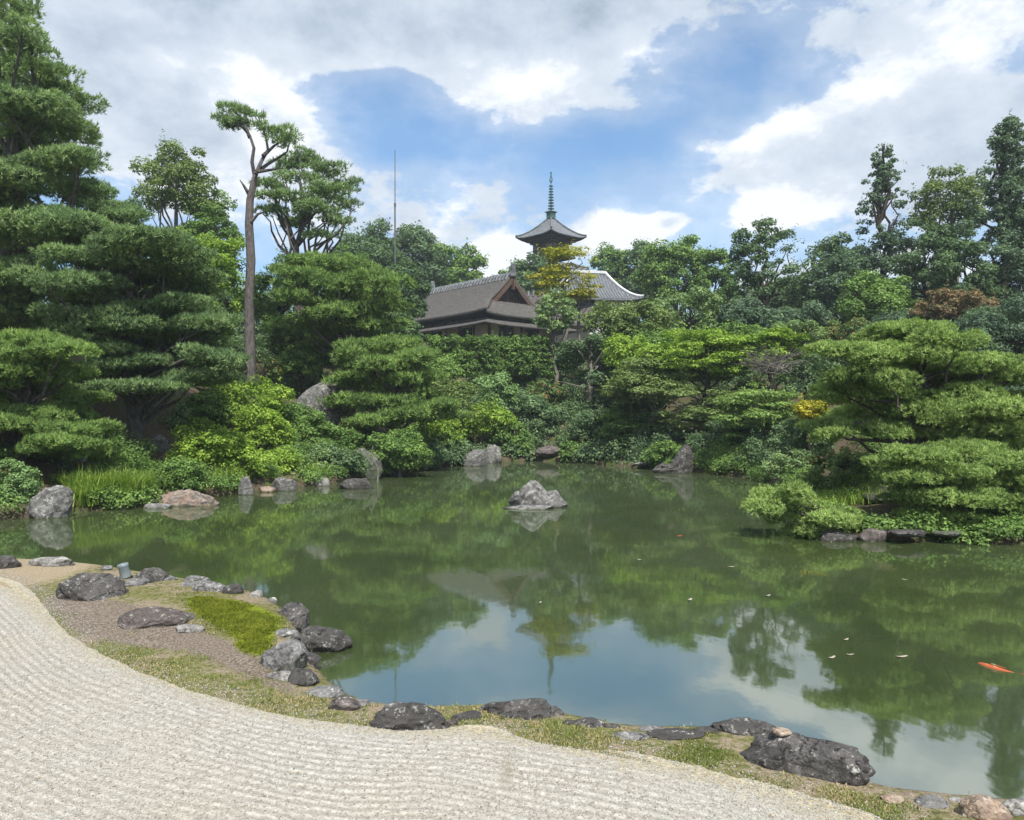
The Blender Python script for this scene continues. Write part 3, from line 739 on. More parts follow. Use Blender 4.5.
# ================================================================ slopes: shrubs and small trees
S_ = [
 ('shrub', 574, 440, 40, 24, 50.4, 'md', 'small green bush low at the water right of the small pointed brownish rock'),
 ('shrub', 600, 440, 44, 28, 49.3, 'dk', 'small dark bush at the waterline midway between the pointed and the triangular rock'),
 ('shrub', 664, 440, 44, 30, 43.8, 'md', 'leafy bush tucked behind the left side of the dark triangular rock'),
 ('shrub', 540, 438, 34, 24, 53.6, 'dk', 'dark bush just left of and behind the small pointed brownish rock'),
 ('shrub', 520, 428, 50, 34, 54.0, 'dk', 'dark low bush at the shaded water corner behind the centre rock'),
 ('shrub', 552, 420, 44, 36, 55.5, 'md', 'green bush directly above the small pointed brownish rock'),
 ('shrub', 624, 430, 50, 34, 51.0, 'md', 'low green bush at the water between the dark far bushes and the low pale stone'),
 ('shrub', 660, 420, 60, 44, 46.8, 'dk', 'dark bush directly above the dark triangular rock'),
 ('shrub', 276, 462, 50, 24, 33.8, 'br', 'low bright bush on the water edge right of the upright pale stone'),
 ('shrub', 330, 462, 40, 22, 36.4, 'br', 'small bright bush between the flat pale slope stone and the mossy boulder'),
 # left slope
 ('shrub', 245, 366, 80, 56, 37, 'br', 'rounded yellow-green shrub below the bare pine trunk'),
 ('shrub', 208, 384, 44, 44, 35, 'md', 'green shrub left of the rounded yellow-green shrub, beside bare soil'),
 ('shrub', 288, 398, 44, 40, 38.5, 'md', 'green shrub between the rounded yellow-green shrub and the big grey boulder'),
 ('shrub', 262, 408, 66, 46, 34.5, 'br', 'fresh green shrub on the lower left slope above the leaning pale stone'),
 ('shrub', 207, 420, 70, 50, 31, 'br', 'brightest yellow-green shrub on the left bank behind the flat reddish rock'),
 ('shrub', 236, 434, 66, 48, 31.5, 'br', 'bright shrub just above the grass tuft with the upright pale stone'),
 ('shrub', 268, 444, 60, 40, 33.4, 'br', 'fresh green shrub directly above the small waterside stones on the left'),
 ('shrub', 172, 456, 62, 40, 28.2, 'md', 'dense glossy green shrub overhanging the flat reddish rock'),
 ('shrub', 128, 430, 60, 44, 29.2, 'md', 'dark green shrub at the foot of the layered pine trunk'),
 ('shrub', 118, 462, 44, 34, 27.4, 'md', 'low shrub right of the pale stone on the left bank'),
 ('shrub', 60, 456, 56, 50, 27.3, 'dk', 'dark shrub under the bright left-edge pine'),
 ('shrub', 176, 400, 50, 34, 34.5, 'pined', 'dull green shrub right of the layered pine trunk'),
 ('shrub', 312, 412, 50, 34, 37.5, 'md', 'green shrub left of the foot of the thin curved pine'),
 ('shrub', 312, 440, 60, 40, 35.6, 'pined', 'dusky low shrub at the water left of the thin pale stake'),
 ('shrub', 300, 346, 44, 34, 46, 'md', 'small shrub above the big grey boulder'),
 ('shrub', 262, 352, 40, 28, 45, 'acc', 'russet-flecked low shrub beside the bare pine trunk base'),
 ('shrub', 345, 328, 60, 46, 50, 'md', 'mound of green leaves right of and behind the big grey boulder'),
 ('shrub', 215, 348, 60, 44, 42, 'pined', 'dull mound left of the bare pine trunk base'),
 ('shrub', 290, 318, 60, 44, 50, 'md', 'green mound on the hilltop right of the bare pine trunk'),
 ('shrub', 340, 424, 40, 34, 38, 'md', 'leafy shrub just left of the thin curved trunk'),
 ('shrub', 345, 446, 46, 34, 35.8, 'dk', 'small dark shrub under the mossy boulder'),
 # centre left
 ('shrub', 400, 430, 70, 46, 38.6, 'md', 'arching green shrub over the water right of the thin pale stake'),
 ('shrub', 436, 408, 60, 54, 46.5, 'br', 'lighter green shrub left of the paired pale rocks'),
 ('shrub', 446, 430, 40, 34, 48.6, 'md', 'low shrub touching the water left of the paired pale rocks'),
 ('shrub', 482, 396, 60, 48, 52.5, 'br', 'yellowish green shrub above the paired pale rocks'),
 ('shrub', 452, 376, 56, 44, 52, 'ol', 'olive shrub under the hedge left of the pale twiggy bush'),
 ('shrub', 497, 372, 48, 44, 54, 'wl', 'pale grey-green twiggy bush below the hedge'),
 ('shrub', 440, 350, 50, 36, 58, 'md', 'green shrub closing the left end of the hedge'),
 ('shrub', 530, 384, 70, 70, 55, 'dk', 'big dark round bush above the shadowed water corner'),
 ('shrub', 514, 420, 44, 40, 52, 'md', 'dark green bush right of the paired pale rocks'),
 ('shrub', 552, 372, 46, 36, 58, 'acc', 'shrub with reddish tips under the middle of the hedge'),
 # centre right
 ('tree', 590, 326, 86, 90, 56, 'dk', 'grey-green small tree with pale forked branches right of the hedge'),
 ('shrub', 566, 400, 60, 60, 55.5, 'dk', 'tall dark bush at the water behind the centre rock'),
 ('shrub', 606, 404, 70, 60, 52, 'dk', 'dark green bush at the far water edge, right of the small pointed rock'),
 ('shrub', 590, 432, 40, 30, 53, 'md', 'fresh shrub between the two dark far bushes, low at the water'),
 ('shrub', 640, 388, 70, 66, 49.5, 'md', 'tall green bush above the low pale stone'),
 ('shrub', 632, 334, 70, 40, 54, 'br', 'light green shrub top below the bushy olive tree'),
 ('shrub', 664, 326, 70, 44, 56, 'md', 'rounded green shrub left of the light layered maple'),
 ('maple', 706, 322, 110, 70, 47, 'br', 'light green layered maple on top of the middle right slope'),
 ('maple', 650, 352, 100, 66, 47.5, 'ol', 'olive layered maple left of the light layered maple'),
 ('maple', 772, 324, 90, 54, 46, 'br', 'light green layered maple right of the first, over the grey dead twigs'),
 ('maple', 700, 378, 120, 66, 46.5, 'ol', 'wide olive layered maple over the dark triangular rock'),
 ('maple', 758, 376, 90, 76, 40, 'pine', 'green layered tree with slim pale leaning trunk near the right bank'),
 ('maple', 630, 408, 64, 46, 48.5, 'md', 'low layered bush above the water left of the dark triangular rock'),
 ('shrub', 724, 418, 70, 56, 42.2, 'dk', 'dark bush right beside the dark triangular rock'),
 ('shrub', 770, 428, 70, 50, 38.5, 'dk', 'dark bush above the shaded water left of the right bank tip'),
 ('shrub', 744, 446, 50, 30, 39.8, 'md', 'low green shrub dipping into the water under the wide olive maple'),
 ('shrub', 806, 406, 56, 60, 34, 'dk', 'dark bush behind the left side of the cloud-pruned pine'),
 ('shrub', 806, 350, 60, 54, 44, 'dk', 'dark bush left of the top of the cloud-pruned pine'),
 ('shrub', 812, 398, 34, 22, 33, 'yl', 'small yellowing bush at the left flank of the cloud-pruned pine'),
 ('shrub', 790, 446, 50, 34, 33, 'pined', 'low dusky shrub under the slim leaning trunk'),
 ('shrub', 838, 446, 70, 26, 27.5, 'acc', 'low shrub with orange-pink leaf tips on the right bank'),
 ('shrub', 830, 464, 80, 30, 25.5, 'ol', 'low olive shrub on the right bank above the pale grass'),
 ('shrub', 905, 516, 70, 30, 19.7, 'acc', 'brownish low shrub above the shoreline stones under the bushy pine'),
 ('shrub', 880, 452, 80, 40, 27, 'dk', 'dark undergrowth bush beneath the cloud-pruned pine'),
 ('shrub', 985, 440, 120, 60, 27, 'dk', 'wide dark bush beneath the right half of the cloud-pruned pine'),
 ('shrub', 1040, 520, 70, 34, 19.9, 'md', 'green shrub by the round grey stone at the right edge'),
 # right background slope
 ('tree', 952, 286, 96, 44, 46, 'rd', 'reddish-tinged bush beyond the cloud-pruned pine'),
 ('shrub', 1000, 300, 110, 80, 42, 'bl', 'clipped dark bluish mass of leaves right of the reddish bush'),
 ('shrub', 900, 306, 80, 50, 47, 'bl', 'bluish shrub left of the reddish bush'),
 ('shrub', 850, 318, 76, 40, 50, 'acc', 'red-flecked shrub just over the cloud-pruned pine top'),
 ('shrub', 790, 318, 70, 36, 54, 'pined', 'dusky shrub above the right layered maple'),
 ('shrub', 735, 322, 70, 40, 57, 'md', 'green mound behind the light layered maple'),
 ('shrub', 930, 326, 110, 60, 39, 'dk', 'dark shrub directly behind the top of the cloud-pruned pine'),
 ('shrub', 1030, 350, 90, 60, 37, 'bl', 'dark bluish shrub at the right edge behind the cloud-pruned pine'),
 ('shrub', 12, 452, 58, 76, 23.6, 'wl', 'pale feathery shrub at the far left water edge'),
 ('shrub', -30, 440, 70, 90, 23.6, 'md', 'green shrub cut by the left edge behind the pale feathery shrub'),
]
for k, px, tp, w_, h_, D, c, lab in S_:
    plant(k, px, tp, w_, h_, D, c, lab, bk='grey' if c in ('ol', 'wl') or 'pale' in lab else 'dk', name='small_tree' if 'small tree' in lab else None)

# off-frame neighbours and woods closing the horizon (seen in reflections and from a step aside)
for i, (px, tp, w_, h_, D, c) in enumerate([(-130, 60, 200, 330, 34, 'pined'), (-160, 330, 150, 140, 25, 'md'), (1150, 130, 180, 260, 48, 'bl'), (1180, 330, 170, 160, 30, 'dk'), (1270, 240, 200, 260, 40, 'md')]):
    plant('tree', px, tp, w_, h_, D, c, ['tree beyond the left edge behind the tall pine', 'bush beyond the left edge on the shore', 'tree beyond the right edge behind the conifer', 'bush beyond the right edge near the pond', 'tree further beyond the right edge'][i], cover=1.6)


def stuff_leaves(name, pts_r, L, cover, col, label, cat, seed):
    rng = np.random.default_rng(seed); me = foliage_mesh(rng, name, pts_r, L, cover, low=-.3); me.materials.append(LM[col])
    return tag(link(name, me), label, cat, kind='stuff')


rg = np.random.default_rng(5)
# undergrowth carpet on the slopes
xx, yy = rg.uniform(-40, 40, 6000), rg.uniform(18, 74, 6000)
ok = abs(xx) < .72 * yy + 3; xx, yy = xx[ok], yy[ok]; q_ = np.c_[xx, yy]
d_, i_ = poly_sd(q_, POND); dn_, _ = poly_sd(q_, NEARC, False)
px_ = CX + FPX * xx / yy; py_ = HY - FPX * (tzv(xx, yy) - EYE) / yy
ok = ~i_ & (d_ > .25) & (dn_ > 6) & ~((px_ > 70) & (px_ < 225) & (py_ > 388) & (py_ < 455)) & ~((px_ > 780) & (px_ < 900) & (py_ > 440) & (py_ < 520) & (rg.random(len(xx)) < .75))
pp = []
for x, y in list(zip(xx[ok], yy[ok]))[:1100]:
    h_ = rg.uniform(.2, .55) * (1 + y / 70); s = rg.uniform(.5, 1.1)
    pp.append(((x, y, tz(x, y) + h_ * .3), np.array([s, s, h_])))
fr_ = chaikin(FARX[1:-1], 3); sg_ = np.r_[0, np.cumsum(np.hypot(*np.diff(fr_, axis=0).T))]
for t_ in np.arange(0, sg_[-1], .42):
    x, y = np.interp(t_, sg_, fr_[:, 0]), np.interp(t_, sg_, fr_[:, 1]); x += rg.normal(0, .2); y += rg.uniform(.1, .8)
    if tz(x, y) < .02: continue
    p_ = CX + FPX * x / y
    if any(abs(p_ - a_) < w_ for a_, w_ in ((45, 28), (186, 38), (246, 10), (284, 15), (356, 20), (484, 24), (548, 14), (672, 24), (642, 10))): continue
    if rg.random() < .12 and y < 40: continue
    h_ = rg.uniform(.22, .5) if y < 38 else rg.uniform(.4, .95)
    if p_ > 830: h_ *= .8; y -= .15
    pp.append(((x, y, tz(x, y) + h_ * .35), np.array([.6, .5, h_])))
    if y > 38: pp.append(((x + .3, y + 1.2, tz(x, y + 1.2) + h_ * .5), np.array([.8, .7, h_ * 1.1])))
near_p = [b for b in pp if b[0][1] < 42]; far_p = [b for b in pp if b[0][1] >= 42]
stuff_leaves('undergrowth', near_p, .085, 1.0, 'md', 'low leafy undergrowth covering the slopes between the shrubs', 'undergrowth', 8)
stuff_leaves('undergrowth', far_p, .16, 1.1, 'dk', 'low leafy undergrowth on the upper hillside behind the shrubs', 'undergrowth', 9)
bl = []
for i in range(300):
    a = rg.uniform(-.85, .85); D = rg.uniform(98, 135); x = math.tan(a) * D
    if abs(x - (548 - CX) / FPX * 125) < 12 and D > 98: continue
    if D < 122 and -24 < x < 24: continue
    bl.append(((x, D, 9 + rg.uniform(0, 1) * 7), np.array([4.2, 4.2, rg.uniform(4, 6)])))
stuff_leaves('distant_wood', bl, .42, 1.2, 'dk', 'far wooded hilltop closing the view behind the garden trees', 'wood', 10)

# ================================================================ rocks
def rock_mat(name, c0, c1, c2, lich=.35, warm=None, blot=.35):
    m, t, out = mat_new(name); tc = t.new('ShaderNodeTexCoord').outputs['Object']
    oi = t.new('ShaderNodeObjectInfo').outputs['Random']
    v = t.vmath('ADD', tc, t.vmath('SCALE', (7.0, 3.0, 5.0))); t.n[-1]; 
    sc = v.node.inputs[1].links[0].from_node; t.put(sc.inputs['Scale'], t.math('MULTIPLY', oi, 9.0))
    a = t.noise(v, 2.2, 6, .62); b = t.noise(v, 9, 6, .65); c = t.noise(v, 34, 4, .7)
    f = t.math('ADD', t.math('MULTIPLY', a, .55), t.math('MULTIPLY', b, .45))
    col = t.ramp(f, [(.34, c0), (.52, c1), (.70, c2)])
    li = t.math('ADD', t.math('MULTIPLY', b, .5), t.math('MULTIPLY', c, .5))
    col = t.mix(t.mr(li, .60 - lich * .12, .66 - lich * .12, 0, .75), col, (.52, .52, .47))
    vb = t.noise(v, 5.0, 5, .6, .4); col = t.mix(t.mr(vb, .50, .58, 0, blot), col, (.05, .048, .045))
    if warm: col = t.mix(t.mr(t.noise(v, 3.0, 4, .6), .48, .62, 0, .8), col, warm)
    col = t.mix(t.mr(c, .35, .5, .5, 0), col, (.03, .03, .028))
    g = t.new('ShaderNodeSeparateXYZ'); t.put(g.inputs[0], t.new('ShaderNodeNewGeometry').outputs['Position'])
    wet = t.mr(g.outputs[2], .02, .07, .75, 0)
    col = t.mix(wet, col, t.mix(1.0, col, (.4, .42, .3), 'MULTIPLY'))
    vo = t.new('ShaderNodeTexVoronoi', feature='DISTANCE_TO_EDGE'); wv_ = t.vmath('ADD', t.vmath('MULTIPLY', v, (1.0, 1.0, 1.8)), t.vmath('SCALE', (1.0, 1.0, 1.0)))
    sc2 = wv_.node.inputs[1].links[0].from_node; t.put(sc2.inputs['Scale'], t.math('MULTIPLY', b, .9)); t.put(vo.inputs['Vector'], wv_); vo.inputs['Scale'].default_value = 2.6
    cr = t.mr(vo.outputs['Distance'], .0, .028, 1, 0); cr = t.math('MULTIPLY', cr, t.mr(a, .42, .56, 0, 1))
    col = t.mix(t.math('MULTIPLY', cr, .75), col, (.022, .02, .018))
    h = t.math('SUBTRACT', t.math('ADD', t.math('MULTIPLY', b, .6), t.math('MULTIPLY', c, .4)), t.math('MULTIPLY', cr, .5))
    principled(t, out, col, .85, .3, t.bump(h, 1.0, .05)); return m


RM = dict(dark=rock_mat('dark_stone', (.035, .032, .030), (.082, .076, .072), (.17, .158, .15), .35),
          grey=rock_mat('grey_stone', (.09, .088, .085), (.22, .215, .21), (.42, .41, .40), .4),
          blotch=rock_mat('blotched_stone', (.085, .083, .080), (.19, .185, .175), (.36, .35, .33), .5, blot=.6),
          pale=rock_mat('pale_stone', (.15, .145, .135), (.30, .285, .265), (.48, .46, .43), .4),
          warm=rock_mat('tan_stone', (.18, .13, .10), (.36, .28, .21), (.55, .48, .40), .4, (.36, .24, .17)),
          brown=rock_mat('brown_stone', (.06, .048, .042), (.13, .108, .10), (.25, .215, .20), .3),
          tan=rock_mat('pinkish_stone', (.12, .10, .085), (.26, .215, .18), (.44, .40, .36), .4, (.30, .20, .15)),
          moss=rock_mat('mossy_stone', (.05, .055, .042), (.11, .12, .09), (.20, .21, .17), .15, (.09, .12, .05)))


def rock_mesh(seed, hx, hy, hz, sub=4, rough=1.0, cuts=9, peaks=None, skew=0.0):
    rng = np.random.default_rng(seed); bm = bmesh.new(); bmesh.ops.create_icosphere(bm, subdivisions=sub, radius=1.0)
    pl = [(unit(rng.normal(size=3) * (1, 1, .8)), rng.uniform(.58, .9)) for _ in range(cuts)]
    off = Vector(rng.uniform(-50, 50, 3))
    for v in bm.verts:
        p = np.array(v.co); q = Vector(p)
        p = p * (1 + .28 * noise.noise(q * 1.1 + off))
        for n, o in pl:
            d = float(p @ n) - o
            if d > 0: p = p - n * d * .82
        p = np.sign(p) * np.abs(p) ** .92
        q = Vector(p)
        rd = 1 - abs(noise.noise(q * 2.6 + off)) * 2
        p = p * (1 + rough * (.075 * rd + .05 * noise.noise(q * 4.5 + off) + .022 * noise.noise(q * 11 + off) + .010 * noise.noise(q * 24 + off)))
        if peaks:
            k = 0
            for a, wd, h in peaks: k = max(k, h * math.exp(-((p[0] - a) / wd) ** 2))
            if p[2] > 0: p[2] *= k
        if p[2] > 0: p[0] += skew * p[2]
        v.co = (p[0] * hx, p[1] * hy, p[2] * hz)
    me = bpy.data.meshes.new('stone'); bm.to_mesh(me); bm.free()
    me.polygons.foreach_set('use_smooth', np.ones(len(me.polygons), bool)); return me


def rock(px, py, wpx, hpx, z, mat, label, rz=0.0, dep=.8, seed=None, name='rock', group=None, D=None, sub=4, **kw):
    """px: centre, py: the line where it meets ground or water (height z), w, h in pixels"""
    if D is None: D = (EYE - z) * FPX / (py - HY)
    big_ = kw.pop('standing', False); m = PXM(D); hx = wpx * m * .5; hy = hx * dep; x = (px - CX) * m; yc = D + hy * .5
    g0 = max(0.0, tz(x, yc)); hz = hpx * m * .75
    seed_counter[0] += 1
    me = rock_mesh(seed or seed_counter[0], hx, hy, hz, sub, **kw); me.materials.append(RM[mat])
    co_ = np.empty(len(me.vertices) * 3, np.float32); me.vertices.foreach_get('co', co_); V = co_.reshape(-1, 3).astype(float)
    c_, s_ = math.cos(rz), math.sin(rz); V = np.c_[V[:, 0] * c_ - V[:, 1] * s_, V[:, 0] * s_ + V[:, 1] * c_, V[:, 2]]
    y0 = yc; zc = g0 + hz * .1; fx = 1.0; fz = 1.0; x0 = x
    for it in range(8):                          # size and seat the stone so that the part above ground has the size it really has
        X, Y, Z_ = x0 + V[:, 0] * fx, y0 + V[:, 1] * fx, zc + V[:, 2] * fz
        vis = Z_ > np.maximum(tzv(X, Y), 0) + .004
        if vis.sum() < 20: zc += .05; continue
        PX = CX + FPX * X[vis] / Y[vis]; PY = HY - FPX * (Z_[vis] - EYE) / Y[vis]
        w0, top_, bot_ = PX.max() - PX.min(), PY.min(), PY.max()
        fx *= min(1.25, max(.8, wpx / w0)); x0 += (px - (PX.max() + PX.min()) / 2) * m * .8
        y0 += (bot_ - py) * m / max(.08, (EYE - g0) / D) * .5 if abs(bot_ - py) > 1 and g0 < 2 else 0
        dz = (top_ - (py - hpx)) * m
        fz = min(2.0 if big_ or g0 < .45 else 1.05, max(.5, fz * min(1.3, max(.8, 1 + dz / max(.05, hz * fz))))); y0 = min(max(y0, yc - hy * 1.2), yc + hy * 1.2)
    V = np.c_[V[:, 0] * fx, V[:, 1] * fx, V[:, 2] * fz]
    me.vertices.foreach_set('co', V.astype(np.float32).ravel()); me.update()
    o = link(name, me); o.location = (x0, y0, zc)
    return tag(o, label, 'rock', group)


# island rock with its ledge
rock(538, 507, 60, 27, 0.0, 'blotch', 'jagged two-humped rock standing alone in the middle of the pond', sub=5, dep=.6, peaks=[(-.25, .75, 1.0), (.62, .40, .80), (-.85, .4, .7)], rough=1.3, seed=14, cuts=5)
rock(528, 509, 52, 5, 0.0, 'grey', 'low pale ledge at the foot of the rock standing in the pond', dep=.5)
# far shore stones
rock(50, 518, 48, 33, 0, 'blotch', 'large blotchy pale boulder at the left shore between pale shrub and grass', dep=.7, sub=5, seed=23, rough=1.5, cuts=14, skew=.25)
rock(186, 506, 68, 17, 0, 'tan', 'long flat reddish-tan rock lying at the left water edge', dep=.45, sub=5, seed=22, rough=1.6)
rock(158, 508, 30, 5, 0, 'grey', 'thin flat stone half under water left of the long reddish rock', dep=.6)
rock(94, 474, 26, 17, 0, 'blotch', 'pale angular stone set in the left bank above the grass', D=26.5, seed=24)
rock(78, 462, 18, 12, 0, 'grey', 'small grey stone up-left of the pale angular stone on the bank', D=27.4)
rock(28, 490, 16, 14, 0, 'grey', 'grey stone above the large blotchy boulder at the left', D=25)
rock(158, 430, 24, 20, 0, 'grey', 'knobbly upright stone on bare soil right of the layered pine trunk', D=31.5, seed=27)
rock(246, 495, 16, 19, 0, 'blotch', 'small upright pale stone beside the bright grass tuft on the left shore', dep=.8)
rock(224, 472, 12, 14, 0, 'grey', 'small leaning pale stone behind the bright grass tuft', D=30.5)
rock(284, 491, 26, 14, 0, 'blotch', 'small grey stone pair left of the flat dark waterside rock', dep=.7)
rock(268, 492, 16, 6, 0, 'warm', 'tiny tan stone at the water left of the small grey stone pair')
rock(322, 486, 16, 9, 0, 'pale', 'little pale stone at the waterline left of the flat dark rock')
rock(336, 482, 10, 12, 0, 'pale', 'narrow pale stone just above the little waterline stone')
rock(306, 452, 26, 10, 0, 'pale', 'flat pale stone showing on the left slope above the water', D=34.5)
rock(356, 489, 34, 11, 0, 'dark', 'flat dark rock at the water by the thin pale stake', dep=.6)
rock(365, 476, 36, 28, 0, 'moss', 'rounded mossy boulder behind the thin pale stake', D=36.2, sub=5, seed=37)
rock(342, 458, 18, 14, 0, 'brown', 'brownish stone up-left of the rounded mossy boulder', D=36.5)
rock(320, 384, 48, 30, 0, 'blotch', 'big smooth grey boulder high on the left slope', D=42.5, sub=5, seed=39, rough=.6, standing=True)
rock(286, 394, 24, 10, 0, 'warm', 'flat tan stone on the bare path left of the big grey boulder', D=42)
rock(474, 466, 26, 17, 0, 'blotch', 'left of the paired pale rocks at the far shore', dep=.8, seed=41)
rock(492, 463, 20, 19, 0, 'blotch', 'right and rounder of the paired pale rocks at the far shore', dep=.8, seed=42)
rock(482, 449, 12, 8, 0, 'grey', 'small grey stone resting above the paired pale rocks', D=48.5)
rock(548, 461, 26, 13, 0, 'brown', 'small pointed brownish rock in the shadowed far corner', dep=.6, seed=44)
rock(568, 461, 14, 5, 0, 'grey', 'low stone just right of the small pointed brownish rock')
rock(642, 468, 20, 5, 0, 'pale', 'low pale stone left of the dark triangular rock')
rock(674, 473, 44, 29, 0, 'dark', 'dark triangular brown rock with white streaks at the far right shore', dep=.7, sub=5, seed=47, peaks=[(.35, .55, 1.1), (-.6, .4, .35)], cuts=6)
rock(884, 494, 54, 12, 0, 'dark', 'dark flat boulder on the pale grass of the right bank', D=22.5, dep=.6)
rock(838, 541, 40, 11, 0, 'dark', 'dark shore stone under the small fresh pine')
rock(872, 541, 34, 13, 0, 'brown', 'dark shore stone right of the small fresh pine')
rock(907, 541, 40, 10, 0, 'dark', 'dark shore stone in the middle of the right bank')
rock(946, 541, 34, 7, 0, 'moss', 'mossy shore stone left of the reddish one on the right bank')
rock(985, 541, 24, 8, 0, 'warm', 'small reddish shore stone near the right edge')
rock(1012, 540, 24, 13, 0, 'grey', 'round grey shore stone nearest the right edge')
rock(850, 495, 22, 12, 0, 'grey', 'grey stone partly hidden on the right bank behind the small fresh pine', D=25.5)
# near shore stones
N_ = [
 (168, 586, 20, 9, .15, 'grey', 'small grey stone between the stone by the pipe and the knobbly light one', 0, .7),
 (222, 597, 16, 8, .15, 'dark', 'small dark stone wedged between two grey stones above the moss', 0, .7),
 (308, 668, 22, 16, .05, 'dark', 'dark wet stone tucked under the jutting flat stone', -.4, .8),
 (362, 716, 22, 10, .1, 'grey', 'small grey stone touching the left side of the big squarish stone', 0, .7),
 (492, 721, 26, 15, .12, 'dark', 'dark stone leaning on the left flank of the humped stone', .2, .7),
 (611, 742, 18, 7, .1, 'dark', 'tiny dark stone right of the light-topped low stone', 0, .7),
 (652, 744, 26, 8, .1, 'grey', 'small grey stone between the thin low stone and the long low dark stone', 0, .6),
 (706, 745, 24, 9, .1, 'dark', 'small dark stone touching the left side of the rear twin boulder', 0, .6),
 (910, 809, 16, 6, .12, 'warm', 'tiny tan stone right of the small tan stone near the lower right', 0, .7),
 (958, 816, 18, 8, .12, 'grey', 'small dark green-edged stone left of the blocky tan stone', 0, .7),
 (6, 573, 32, 18, .16, 'dark', 'dark rounded stone cut by the left edge of the near bank', 0, .7),
 (52, 569, 48, 13, .16, 'pale', 'smooth pale flat stone on the near bank close to the left edge', .1, .5),
 (106, 572, 14, 7, .2, 'grey', 'tiny grey stone left of the short grey pipe', 0, .8),
 (92, 600, 74, 28, .27, 'dark', 'big flat-topped dark brown stone on the sandy near bank', 0, .75),
 (152, 583, 38, 16, .2, 'dark', 'dark stone right of the short grey pipe', .1, .7),
 (136, 586, 30, 8, .26, 'grey', 'low grey stone below the short grey pipe', .1, .7),
 (156, 628, 78, 22, .27, 'brown', 'long low speckled stone bedded in the ground below the big flat-topped stone', .1, .6),
 (190, 633, 30, 9, .27, 'pale', 'small flat pale stone between the long speckled stone and the moss', 0, .6),
 (196, 589, 30, 14, .2, 'grey', 'knobbly light grey stone at the upper left corner of the moss', 0, .6),
 (210, 593, 36, 13, .2, 'grey', 'grey stone directly right of the knobbly light stone by the moss', -.2, .6),
 (233, 595, 22, 12, .2, 'dark', 'small dark grey stone at the top edge of the moss', 0, .7),
 (256, 598, 14, 8, .2, 'pale', 'little white stone at the top right edge of the moss', 0, .7),
 (273, 603, 9, 6, .2, 'pale', 'tiny pale pebble stone right of the little white one', 0, .7),
 (294, 625, 32, 24, .1, 'dark', 'upright dark stone at the right end of the moss', -.5, .7),
 (288, 640, 26, 12, .2, 'grey', 'light angular stone between the upright dark stone and the overhanging one', -.3, .7),
 (324, 652, 58, 27, .04, 'dark', 'flat dark stone jutting out over the water', 0, .75),
 (284, 672, 50, 34, .18, 'grey', 'large rugged grey stone below the moss', -.4, .8),
 (304, 690, 32, 22, .12, 'dark', 'dark stone at the waterline below the large rugged grey stone', -.5, .9),
 (282, 680, 34, 10, .27, 'pale', 'pale low stone at the foot of the large rugged grey stone', -.2, .5),
 (326, 698, 40, 13, .18, 'grey', 'flat grey stone where the bank bends toward the gravel', -.1, .6),
 (345, 711, 34, 15, .2, 'brown', 'brownish low stone left of the big squarish dark stone', 0, .7),
 (409, 731, 80, 30, .24, 'dark', 'big squarish dark stone at the gravel edge left of centre', 0, .5),
 (467, 722, 32, 12, .2, 'dark', 'small low dark stone right of the big squarish stone', .2, .6),
 (452, 727, 14, 8, .24, 'brown', 'tiny brown stone beside the big squarish dark stone', 0, .7),
 (518, 722, 68, 24, .14, 'dark', 'humped dark stone at the tip of the gravel spur', 0, .55),
 (552, 722, 24, 14, .14, 'dark', 'small dark stone on the right flank of the humped stone', -.3, .8),
 (590, 735, 34, 14, .14, 'dark', 'low dark stone with a light top left of the grassy strip', -.2, .6),
 (572, 732, 20, 10, .18, 'dark', 'small wet stone between the humped stone and the light-topped one', -.2, .6),
 (630, 741, 40, 7, .2, 'grey', 'thin low stone at the water beside the grassy strip', 0, .6),
 (676, 743, 60, 12, .16, 'dark', 'long low dark stone left of the twin dark boulders', 0, .4),
 (744, 742, 72, 26, .12, 'dark', 'rear and rounder of the twin dark boulders on the near shore', 0, .7),
 (808, 786, 136, 56, .18, 'dark', 'largest dark boulder with white flecks on the near shore', -.42, .55),
 (892, 804, 26, 9, .2, 'warm', 'small tan stone at the lower end of the largest dark boulder', 0, .7),
 (932, 812, 34, 14, .16, 'grey', 'small grey stone alone in the water near the lower right corner', 0, .7),
 (985, 822, 56, 28, .24, 'warm', 'blocky tan stone at the lower right corner', 0, .6),
 (1016, 816, 34, 18, .2, 'pale', 'pale stone cut by the right edge behind the blocky tan stone', 0, .7),
]
for px, py, w_, h_, z, mt, lab, rz, dep in N_:
    big = w_ > 45
    rock(px, py, w_, h_, z, mt, lab, rz=rz, dep=dep, sub=5 if big else 4, rough=1.5 if mt in ('dark', 'grey') else 1.1, cuts=7)
# yellow-lichened cap stone on the largest boulder
bo = [o for o in COL.objects if o.get('label', '').startswith('largest dark boulder')][0]
q_ = np.array([v.co for v in bo.data.vertices]) + np.array(bo.location); px_ = CX + FPX * q_[:, 0] / q_[:, 1]
j_ = np.where(abs(px_ - 778) < 5)[0]; j_ = j_[np.argmax(q_[j_, 2])]
me = rock_mesh(901, .085, .06, .028, 3); me.materials.append(RM['warm']); o = link('rock', me); o.location = q_[j_] + (0, -.02, .012)
tag(o, 'small yellowish lichen-covered stone lying on the largest dark boulder', 'rock')

